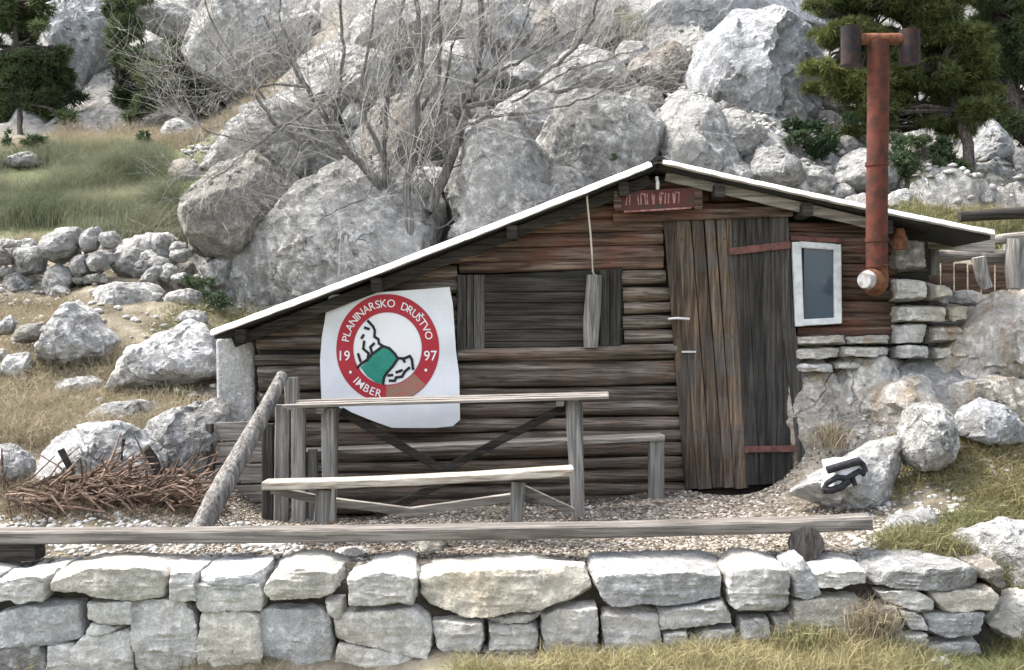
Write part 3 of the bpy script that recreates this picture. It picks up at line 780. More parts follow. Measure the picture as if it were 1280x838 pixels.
mb = MB(); mb.beam(W(978, 270, YF - .03), W(986, 412, YF - .03), .07, .04, .02, .5, up=(0, 1, 0))
mb.beam(W(986, 410, YF - .04), W(1008, 600, YF - .06), .09, .035, .06, .5, up=(0, 1, 0)); mb.build('door_jamb', M['darkz'], hut)
mb = MB(); mb.beam(W(766, 272, YF - .05), W(990, 264, YF - .05), .05, .075, .04, .55); mb.build('lintel', M['redlog'], hut)
# small window
win = MB(); yw = YF - .045
for a, b, wd in (((995, 303), (999, 408), 11), ((1046, 306), (1047, 404), 9)):
    win.beam(W(*a, yw), W(*b, yw), wd / F * YF, .05, .015, .5, up=(0, 1, 0))
win.beam(W(1000, 306, yw), W(1043, 309, yw), .045, 8 / F * YF, .015); win.beam(W(994, 404, yw), W(1050, 401, yw), .055, 8 / F * YF, .015)
window = win.build('window', M['frame'], hut)
mb = MB(); mb.box((wx(1003), YF - .04, wz(402)), (wx(1044), YF - .034, wz(311))); mb.build('pane', M['glass'], window)
mb = MB(); mb.box((wx(1003), YF + .0, wz(400)), (wx(1046), YF + .01, wz(311))); mb.build('curtain', M['curtain'], window)
mb = MB(); mb.beam(W(988, 298, YF - .04), W(1050, 301, YF - .04), .035, .035, .04); mb.build('window_head', M['redstrap'], hut)
# stove pipe with its cowl
pipe = MB(); yp = 7.3
pipe.tube([at(1096, 335, yp), at(1096, 260, yp), at(1097, 180, yp), at(1098, 110, yp), at(1098, 52, yp)], .069, 20, .5, .012)
pp = pipe.build('stove_pipe', M['rust'], hut, 50)
mb = MB(); mb.tube([at(1070, 49, yp), at(1132, 49, yp)], .038, 16); mb.build('cowl_crossbar', M['rustor'], pp, 50)
for px, a, b in ((1064, 34, 82), (1137, 38, 80)):
    mb = MB(); mb.tube([at(px, a, yp), at(px, b, yp)], .066, 20); mb.build('cowl_end', M['soot'], pp, 50)
mb = MB(); mb.tube([at(1097, 331, yp), at(1097, 345, yp + .0), at(1096, 355, yp + .06), at(1093, 358, yp + .2), at(1092, 356, YF + .05)], .07, 18); mb.build('pipe_elbow', M['rustor'], pp, 60)
mb = MB(); mb.tube([at(1094, 350, yp - .01), at(1085, 350, yp - .07)], .072, 20); mb.build('cleanout_collar', M['rustor'], pp, 50)
mb = MB(); mb.tube([at(1085, 350, yp - .07), at(1080, 350.5, yp - .1)], [.062, .05], 20); mb.build('cleanout_cap', M['ash'], pp, 50)
for yy_ in (205, 300):
    mb = MB(); mb.tube([at(1096, yy_ - 2, yp), at(1096, yy_ + 3, yp)], .074, 20); mb.build('pipe_band', M['rust'], pp, 50)
# masonry at the right end and under the window
pier = empty('masonry_plinth', at(1080, 440, 7.62), 'pale coursed stone plinth and pier under the small window and right roof end', 'stonework')
for pts in ([(1118,346),(1138,346),(1160,350),(1160,376),(1118,377)], [(1118,380),(1180,378),(1182,402),(1150,405),(1118,404)], [(1118,406),(1158,405),(1160,429),(1119,430)],
            [(996,420),(1058,417),(1060,431),(998,434)], [(1061,418),(1117,416),(1117,430),(1063,432)], [(996,436),(1050,433),(1052,448),(997,450)], [(1054,434),(1116,432),(1116,447),(1056,449)],
            [(1164,406),(1206,404),(1208,428),(1163,430)], [(1120,434),(1160,432),(1162,452),(1121,452)], [(1165,434),(1214,432),(1214,450),(1166,452)], [(1184,384),(1215,382),(1216,401),(1186,402)],
            [(998,452),(1042,451),(1043,466),(1000,466)], [(1046,451),(1085,450),(1086,463),(1047,464)], [(1164,352),(1186,354),(1190,374),(1165,375)],
            [(1118,300),(1160,300),(1160,343),(1118,343)]):
    _rs += 1
    w_ = [(at(x, y, 7.6)[0], at(x, y, 7.6)[2]) for x, y in [(x + random.uniform(-2, 2), y + random.uniform(-2.2, 1.5)) for x, y in pts]]
    V, Fc = blob(w_, 7.74 + random.uniform(-.02, .02), .16, 16, 5, 3, .02, 6., _rs * 7, (.9, .99), strata=.015, block=True)
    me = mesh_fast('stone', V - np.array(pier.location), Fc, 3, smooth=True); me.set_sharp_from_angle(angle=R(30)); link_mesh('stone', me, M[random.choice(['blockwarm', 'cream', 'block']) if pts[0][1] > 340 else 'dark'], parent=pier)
# whitewashed pier left of the hut
mb = MB(); mb.prism([(at(x, y, 7.95)[0], at(x, y, 7.95)[2]) for x, y in ((276, 560), (274, 425), (288, 417), (318, 417), (322, 430), (322, 560))], 7.85, 8.5); 
o = mb.build('whitewashed_pier', M['plaster']); bv = o.modifiers.new('bevel', 'BEVEL'); bv.width = .02; bv.segments = 2
tag(o, 'whitewashed masonry pier under the left eave of the hut', 'pier')

# ------------------------------------------------------------------ banner, sign, rope
YB = YF - .115
ban = MB()
bp = [(410, 376), (412, 369), (470, 366), (562, 359), (566, 380), (570, 440), (574, 470), (575, 525), (566, 533), (545, 535), (490, 535), (462, 525), (430, 512), (402, 502), (400, 450), (402, 420), (407, 392)]
mbp = [(at(x, y, YB)[0], at(x, y, YB)[2]) for x, y in bp]
# gently rippled sheet: grid clipped to the outline
def inpoly(x, z, poly):
    c = False; n = len(poly)
    for i in range(n):
        (x1, z1), (x2, z2) = poly[i], poly[(i + 1) % n]
        if (z1 > z) != (z2 > z) and x < (x2 - x1) * (z - z1) / (z2 - z1) + x1: c = not c
    return c
def ripple(x, z): return .010 * math.sin(x * 9 + z * 4) + .006 * math.sin(z * 13 - x * 5) + .006 * math.sin(x * 21 + z * 17) * math.exp(-((z - 1.75) / .3) ** 2)
bm = bmesh.new(); vs_f = [bm.verts.new((x, YB, z)) for x, z in mbp]; bm.faces.new(vs_f)
for k in range(1, 30):
    for ax, lo, hi in ((0, mbp[0][0] - .1, mbp[0][0] + 1.1), (2, wz(540), wz(350))):
        co = [0, YB, 0]; co[ax] = lo + (hi - lo) * k / 30; nn_ = [0, 0, 0]; nn_[ax] = 1
        bmesh.ops.bisect_plane(bm, geom=bm.verts[:] + bm.edges[:] + bm.faces[:], plane_co=co, plane_no=nn_)
for v in bm.verts: v.co.y = YB + ripple(v.co.x, v.co.z)
o0 = at(487, 535, YB)
for v in bm.verts: v.co -= Vector(o0)
ext = bmesh.ops.extrude_face_region(bm, geom=bm.faces[:])
for v in [g for g in ext['geom'] if isinstance(g, bmesh.types.BMVert)]: v.co.y += .004
bmesh.ops.recalc_face_normals(bm, faces=bm.faces)
me = bpy.data.meshes.new('banner'); bm.to_mesh(me); bm.free()
banner = link_mesh('banner', me, M['banner'], o0); tag(banner, 'white mountaineering club banner with round red and green emblem hung on the log wall', 'banner')
ec = at(484.5, 436, YB); ER = 64.5 / F * YB
def flatmesh(name, V2, faces, mat, dy, parent=banner):
    """V2 in emblem units (radius 1), laid dy in front of the cloth"""
    V = []
    for u, v in V2:
        x = ec[0] + u * ER; z = ec[2] + v * ER * 1.055
        V.append((x - o0[0], YB + ripple(x, z) - dy - o0[1], z - o0[2]))
    me = bpy.data.meshes.new(name); me.from_pydata(V, [], faces); me.materials.append(mat)
    o = bpy.data.objects.new(name, me); C.objects.link(o); o.parent = parent; return o
def disc(r, nr=14, na=72):
    V = [(0, 0)]; Fc = []
    for i in range(1, nr + 1):
        for k in range(na): a = k / na * 2 * math.pi; V.append((r * i / nr * math.cos(a), r * i / nr * math.sin(a)))
    for k in range(na): Fc.append([0, 1 + k, 1 + (k + 1) % na])
    for i in range(nr - 1):
        for k in range(na): a = 1 + i * na; Fc.append([a + k, a + na + k, a + na + (k + 1) % na, a + (k + 1) % na])
    return V, Fc
def ring(r0, r1, a0=0, a1=2 * math.pi, na=90, nr=5):
    V = [(r * math.cos(a), r * math.sin(a)) for r in np.linspace(r0, r1, nr) for a in np.linspace(a0, a1, na + 1)]
    n1 = na + 1
    return V, [[i * n1 + k, (i + 1) * n1 + k, (i + 1) * n1 + k + 1, i * n1 + k + 1] for i in range(nr - 1) for k in range(na)]
V, Fc = ring(.665, 1.0); flatmesh('red_ring', V, Fc, M['bred'], .003)
V, Fc = disc(.655); flatmesh('white_disc', V, Fc, M['bwhite'], .003)
V, Fc = ring(.68, .99, R(-92), R(-42), 20, 4); flatmesh('faded_patch', V, Fc, M['btan'], .0045)
# emblem drawn from crop coordinates (914x838 crop of 420..540, 400..510)
def ep(x, y): return ((420 + x / 914 * 120 - 484.5) / 64.5, -(400 + y / 838 * 110 - 436) / 64.5 / 1.055)
def shape(pts, mat, dy, name):
    bm = bmesh.new(); f = bm.faces.new([bm.verts.new((*ep(*p), 0)) for p in pts]); 
    for ax in (0, 1):
        for k in range(-12, 13):
            no = [0, 0, 0]; no[ax] = 1; co = [0, 0, 0]; co[ax] = k / 14
            bmesh.ops.bisect_plane(bm, geom=bm.verts[:] + bm.edges[:] + bm.faces[:], plane_co=co, plane_no=no)
    bmesh.ops.triangulate(bm, faces=bm.faces[:]); bm.verts.index_update()
    V = [(v.co.x, v.co.y) for v in bm.verts]; Fs = [[v.index for v in f.verts] for f in bm.faces]; bm.free()
    return flatmesh(name, V, Fs, mat, dy)
shape([(235, 455), (330, 370), (420, 270), (450, 260), (530, 290), (585, 375), (545, 440), (480, 510), (445, 612), (380, 598), (300, 540)], M['bgreen'], .006, 'green_field')
def strokes(lines, wd, mat, dy, name):
    V = []; Fs = []
    for ln in lines:
        q = np.array([ep(*p) for p in ln]); w2 = wd / 2
        for i in range(len(q) - 1):
            d = q[i + 1] - q[i]; d /= np.linalg.norm(d) + 1e-9; nrm = np.array([-d[1], d[0]]) * w2; a = q[i] - d * w2 * .6; b = q[i + 1] + d * w2 * .6
            k = len(V); V += [tuple(a - nrm), tuple(b - nrm), tuple(b + nrm), tuple(a + nrm)]; Fs.append([k, k + 1, k + 2, k + 3])
    return flatmesh(name, V, Fs, mat, dy)
strokes([[(205, 455), (240, 420), (300, 380), (350, 325), (410, 280), (450, 250), (510, 270), (560, 320), (590, 365)],
         [(305, 10), (355, 65), (370, 100), (368, 160), (405, 185), (412, 225), (450, 250)], [(590, 365), (650, 368), (705, 345), (725, 380), (735, 470)],
         [(585, 380), (545, 440), (490, 500), (460, 545), (448, 610)], [(300, 385), (315, 320), (262, 275), (270, 205)], [(245, 175), (265, 145)], [(350, 325), (330, 260), (365, 225)],
         [(235, 395), (212, 325)], [(500, 530), (540, 525)], [(575, 500), (630, 480)], [(510, 578), (560, 580), (575, 548), (630, 540), (660, 490), (700, 455)], [(640, 370), (655, 400)], [(275, 75), (315, 88)]], .05, M['bblack'], .009, 'black_lines')
# lettering on the ring
def glyphs(text):
    cu = bpy.data.curves.new('t', 'FONT'); cu.body = text; cu.resolution_u = 3; cu.offset = .006
    ob = bpy.data.objects.new('t', cu); C.objects.link(ob); dg = bpy.context.evaluated_depsgraph_get(); dg.update()
    me = bpy.data.meshes.new_from_object(ob.evaluated_get(dg)); bpy.data.objects.remove(ob); bpy.data.curves.remove(cu)
    V = np.array([v.co[:2] for v in me.vertices]) if len(me.vertices) else np.zeros((0, 2)); Fs = [list(p.vertices) for p in me.polygons]; bpy.data.meshes.remove(me)
    return V, Fs
def arc_text(text, a_start, a_end, r, size, inward=False):
    V = []; Fs = []
    ws = []; gl = []
    for ch in text:
        g, f = glyphs(ch) if ch != ' ' else (np.zeros((0, 2)), [])
        wd = (g[:, 0].max() - g[:, 0].min()) if len(g) else .35
        gl.append((g, f)); ws.append(wd + .2)
    tot = sum(ws); acc = 0
    for (g, f), wd in zip(gl, ws):
        q = (acc + wd / 2) / tot; acc += wd
        a = R(a_start + (a_end - a_start) * q)
        if len(g) == 0: continue
        cx = (g[:, 0].min() + g[:, 0].max()) / 2
        k = len(V)
        for gxx, gyy in g:
            lx = (gxx - cx) * size; ly = (gyy - .35) * size
            if not inward: th, rr = a - lx / r, r + ly
            else: th, rr = a + lx / r, r - ly
            V.append((rr * math.cos(th), rr * math.sin(th)))
        Fs += [[i + k for i in fc] for fc in f]
    return V, Fs
for txt, a0, a1, inw, nm in (('PLANINARSKO', 171, 80, False, 'lettering'), ('DRUŠTVO', 71, 12, False, 'lettering'), ('IMBER', -139, -97, True, 'lettering')):
    V, Fs = arc_text(txt, a0, a1, .835, .205, inw); flatmesh(nm, V, Fs, M['bwhite'], .0065)
def flat_text(txt, u, v, size):
    g, f = glyphs(txt); c = (g.max(0) + g.min(0)) / 2; g = (g - c) * size + np.array([u, v]); flatmesh('numerals', [tuple(q) for q in g], f, M['bwhite'], .0065)
flat_text('19', -.83, -.13, .26); flat_text('97', .83, -.13, .26)
for a in (-149, -28):
    V, Fs = disc(.028, 2, 10); V = [(x + .84 * math.cos(R(a)), y + .84 * math.sin(R(a))) for x, y in V]; flatmesh('dot', V, Fs, M['bwhite'], .0065)

sg = empty('red_name_board', at(823, 262, 7.5), 'faded red painted board with illegible pale lettering nailed above the door', 'sign')
ys_ = 7.56
mb = MB(); mb.beam(at(768, 252, ys_), at(878, 247, ys_), .02, 25 / F * 7.56, .015); mb.build('board', M['sign'], sg)
mb = MB(); mb.beam(at(780, 265, ys_ - .012), at(864, 260, ys_ - .012), .012, .012, .02); mb.build('bottom_strip', M['signmark'], sg)
mb = MB()
for px in (784, 787, 797, 801, 806, 809, 815, 818, 824, 827, 832, 836, 841, 844, 849):
    y0 = 242 - (px - 784) * .045; tl = random.uniform(-1.5, 1.5)
    mb.beam(at(px, y0 + random.uniform(0, 3), ys_ - .0135), at(px + tl, y0 + 15, ys_ - .0135), .009, .003, .02, .5, up=(0, 1, 0), segs=2)
for px in (801, 824, 844):
    mb.beam(at(px, 243 - (px - 784) * .045, ys_ - .0135), at(px + 6, 244 - (px - 784) * .045, ys_ - .0135), .003, .009, .02, segs=2)
mb.build('lettering', M['signmark'], sg)
for px in (772, 873):
    mb = MB(); mb.beam(at(px, 239, ys_ - .014), at(px, 262, ys_ - .014), .05, .012, .02, .4, up=(0, 1, 0)); mb.build('end_batten', M['redlog'], sg)
mb = MB(); mb.tube([at(733, 238, 7.5), at(735, 262, 7.49), at(738, 290, 7.49), at(740, 318, 7.5), at(741, 340, 7.56), at(744, 346, 7.6)], .0065, 6); mb.tube([at(728, 240, 7.5), at(734, 237, 7.49), at(740, 241, 7.5)], .007, 6)
o = mb.build('rope', M['rope']); tag(o, 'thin pale rope hanging from the roof edge above the shuttered opening', 'rope')
mb = MB(); mb.tube([at(821, 222, 7.53), at(822, 228, 7.51), at(822, 237, 7.51)], .012, 8); o = mb.build('hook', M['white']); tag(o, 'short white hook hanging under the roof peak above the red board', 'hook')
mb = MB(); mb.tube([at(1124, 286, 7.55), at(1125, 300, 7.55), at(1125, 312, 7.55)], [.03, .05, .045], 14); o = mb.build('hanging_pot', M['rustor'], None, 50); tag(o, 'small rusty pot hanging under the right eave beside the stove pipe', 'pot')

# ------------------------------------------------------------------ table and benches
tb = empty('picnic_table', at(560, 648, 6.95), 'long grey plank table with crossed legs in front of the banner', 'table')
mb = MB()
for k, (Y, tn) in enumerate(((6.84, .6), (6.99, .7), (7.14, .55))):
    a = at(355 if k == 0 else 372, 508 - k * 3., Y); b = at(760, 496.5 - k * 2.3, Y); mb.beam(a, b, .12, .018, .02, tn)
mb.build('tabletop', M['greyx'], tb)
for a, b in (((412, 512), (411, 650)), ((717, 500), (721, 645))):
    mb = MB(); mb.beam(at(*a, 6.88), at(*b, 6.88), .085, .06, .05, .65, up=(0, 1, 0), wob=.006); mb.build('leg', M['greyz'], tb)
    mb = MB(); mb.beam(at(a[0] + 4, a[1] - 4, 7.2), at(b[0] + 3, b[1] - 9, 7.2), .07, .06, .04, .35, up=(0, 1, 0)); mb.build('leg', M['greyz'], tb)
for a, b in (((426, 514), (575, 600)), ((712, 506), (560, 585)), ((560, 600), (470, 645))):
    mb = MB(); mb.beam(at(*a, 6.98), at(*b, 6.98), .04, .05, .03, .2); mb.build('brace', M['darkx'], tb)
for a, b in (((400, 512), (440, 512)), ((700, 503), (738, 502))):
    mb = MB(); mb.beam(at(a[0], a[1], 6.8), at(a[0], a[1] - 5, 7.25), .05, .05, .02, .4); mb.build('cross_bearer', M['greyx'], tb)
nb = empty('plank_bench', at(520, 690, 6.35), 'near plank bench with pale bleached seat in front of the table', 'bench')
mb = MB(); mb.beam(at(331, 606, 6.3), at(716, 588, 6.3), .17, .045, .035, .7, segs=24, sag=.012); o = mb.build('seat', M['palex'], nb)
for a, b in (((405, 612), (402, 652)), ((648, 602), (642, 690))):
    mb = MB(); mb.beam(at(*a, 6.33), at(*b, 6.33), .08, .08, .04, .6, up=(0, 1, 0)); mb.build('leg', M['greyz'], nb)
for a, b, mt, tn in (((655, 612), (716, 640), 'greyx', .5), ((498, 642), (640, 622), 'greyx', .8), ((340, 612), (400, 625), 'greyx', .3), ((420, 628), (530, 642), 'greyx', .5)):
    mb = MB(); mb.beam(at(*a, 6.42), at(*b, 6.42), .035, .05, .04, tn); mb.build('brace', M[mt], nb)
fb = empty('wall_bench', at(600, 640, 7.5), 'bench with thin grey seat against the hut wall behind the table', 'bench')
mb = MB(); mb.beam(at(368, 566, 7.42), at(828, 546, 7.42), .24, .035, .02, .7); mb.build('seat', M['greyx'], fb)
for a, b in (((820, 549), (820, 642)), ((382, 570), (384, 648))):
    mb = MB(); mb.beam(at(*a, 7.36), at(*b, 7.36), .105, .06, .03, .55, up=(0, 1, 0)); mb.build('leg', M['greyz'], fb)
# low bench on the wall
lb = empty('low_log_bench', at(560, 692, 5.98), 'long thick plank bench lying low along the top of the stone wall', 'bench')
mb = MB(); yb = 5.98
p = [at(-120, 669, yb), at(0, 670, yb), at(250, 669, yb), at(500, 666, yb), at(760, 662, yb), at(1000, 656, yb), at(1085, 652, yb)]
mb.sweep([p[0] + (p[i + 1] - p[i]) * 0 + p[i] - p[0] if False else p[i] + (p[i + 1] - p[i]) * k / 8 for i in range(6) for k in range(8)] + [p[-1]],
         [(-.07, -.034), (.07, -.034), (.08, -.024), (.08, .024), (.068, .034), (-.068, .034), (-.08, .026), (-.08, -.024)], None, .03, .3)
mb.build('seat', M['greyx'], lb)
mb = MB(); mb.log(at(1008, 680, 5.86), at(1006, 680, 6.14), .088, .088, .03, .25, 18, .002, segs=3); mb.build('support_log', M['darkz'], lb, 50)
mb = MB(); mb.beam(at(-60, 690, 6.0), at(50, 687, 6.0), .14, .10, .04, .35); mb.build('support_block', M['darkx'], lb)

# posts and leaning log left of the table
o = None
mb = MB(); mb.log(at(232, 702, 6.18), at(352, 468, 7.1), .068, .045, .05, .65, 16, .008); o = mb.build('leaning_log', M['bark'], None, 50)
tag(o, 'pale round log leaning diagonally against the grey post left of the table', 'log')
ps = empty('board_post', at(360, 650, 7.2), 'stout post of upright grey boards at the left end of the table', 'post')
mb = MB()
for a, b, wd, tn in (((364, 472), (366, 512), 17, .75), ((354, 506), (352, 652), 18, .6), ((373, 505), (374, 652), 17, .9)):
    mb.beam(at(*a, 7.2), at(*b, 7.2), wd / F * 7.2, .07, .03, tn, up=(0, 1, 0))
mb.build('boards', M['greyz'], ps)
mb = MB(); mb.beam(at(335, 530, 7.25), at(335, 652, 7.25), .075, .05, .03, .3, up=(0, 1, 0)); mb.build('dark_board', M['darkz'], ps)
mb = MB(); mb.beam(at(391, 562, 7.22), at(392, 650, 7.22), .06, .04, .03, .45, up=(0, 1, 0)); mb.build('side_board', M['greyz'], ps)
fn = empty('low_board_screen', at(292, 655, 7.6), 'low greenish grey board screen behind the leaning log', 'screen')
mb = MB()
for k, (a, b) in enumerate(((528, 552), (553, 580), (581, 606), (607, 630), (631, 655))):
    mb.beam(at(270, (a + b) / 2, 7.62), at(332, (a + b) / 2 - 2, 7.62), .03, (b - a - 1) / F * 7.6, .015, random.uniform(.45, .8))
mb.build('boards', M['greyx'], fn)
mb = MB(); mb.beam(at(262, 530, 7.58), at(263, 655, 7.58), .05, .05, .03, .5, up=(0, 1, 0)); mb.build('post', M['darkz'], fn)

# pack on the rock
bagy = 6.6
bg = empty('backpack', at(1050, 615, bagy), 'small black and white backpack lying on the pale rock by the door', 'backpack')
def bagblob(pts, Y, hd, mat, nm, n=3):
    V, Fc = blob([(at(x, y, Y)[0], at(x, y, Y)[2]) for x, y in pts], Y, hd, n, 4, 3, .012, 9., 77)
    me = mesh_fast(nm, V - np.array(bg.location), Fc, 3, smooth=True); link_mesh(nm, me, M[mat], parent=bg)
bagblob([(1030,578),(1050,574),(1068,573),(1078,580),(1082,594),(1074,602),(1062,606),(1040,615),(1028,612),(1034,597)], bagy, .11, 'bagw', 'body')
for pts, r_ in (([(1034, 588), (1050, 583), (1068, 578), (1075, 577)], .024), ([(1034, 604), (1046, 597), (1058, 598), (1066, 594), (1074, 589), (1081, 593)], .018), ([(1028, 613), (1040, 613), (1052, 609), (1062, 600)], .022), ([(1066, 598), (1069, 607)], .014), ([(1071, 574), (1079, 581), (1082, 590)], .016), ([(1030, 612), (1034, 603)], .016)):
    mb = MB(); mb.tube([at(x, y, bagy - .11) for x, y in pts], r_, 8); mb.build('strap', M['bagb'], bg, 60)

# timber yard right of the hut
tf = empty('pole_fence', at(1225, 365, 8.6), 'rough grey pole rail and posts behind the boulders right of the hut', 'fence')
for nm, a, b, r, Y, tn in (('rail', (1165, 322), (1225, 318), .045, 8.4, .6), ('rail', (1215, 322), (1275, 320), .055, 8.5, .4), ('top_rail', (1218, 302), (1300, 292), .04, 8.4, .7),
                           ('post', (1270, 300), (1268, 362), .07, 8.35, .7), ('leaning_post', (1222, 322), (1234, 362), .05, 8.3, 1.0), ('post', (1166, 290), (1166, 345), .045, 8.3, .4)):
    mb = MB(); mb.log(at(*a, Y), at(*b, Y), r, r * .9, .06, tn, 12); mb.build(nm, M['greyz' if 'post' in nm else 'greyx'], tf, 50)
fn2 = MB()
for k in range(7): fn2.beam(at(1150 + k * 17, 328 + random.uniform(-3, 3), 8.75), at(1150 + k * 17, 375, 8.75), .09, .02, .04, random.uniform(.2, .5), up=(0, 1, 0))
fn2.build('board_infill', M['stick'], tf)
mb = MB()
for k in range(4): mb.beam(at(1150, 279 + k * 9, 8.1), at(1243, 291 + k * 7, 8.1), .02, .05, .02, random.uniform(.6, .9))
o = mb.build('eave_boards', M['greyx'], hut)
mb = MB(); mb.log(at(1200, 272, 9.2), at(1330, 264, 9.2), .05, .045, .05, .3, 12); o = mb.build('fallen_pole', M['darkx'], None, 50); tag(o, 'dark bare pole lying across the slope above the right roof corner', 'pole')
bx = MB(); bx.box(tuple(at(1275, 362, 8.6)), tuple(at(1330, 302, 8.6) + np.array([0, .3, 0])), .8); o = bx.build('grey_board', M['greyz']); tag(o, 'pale grey upright board at the right end of the pole fence', 'board')

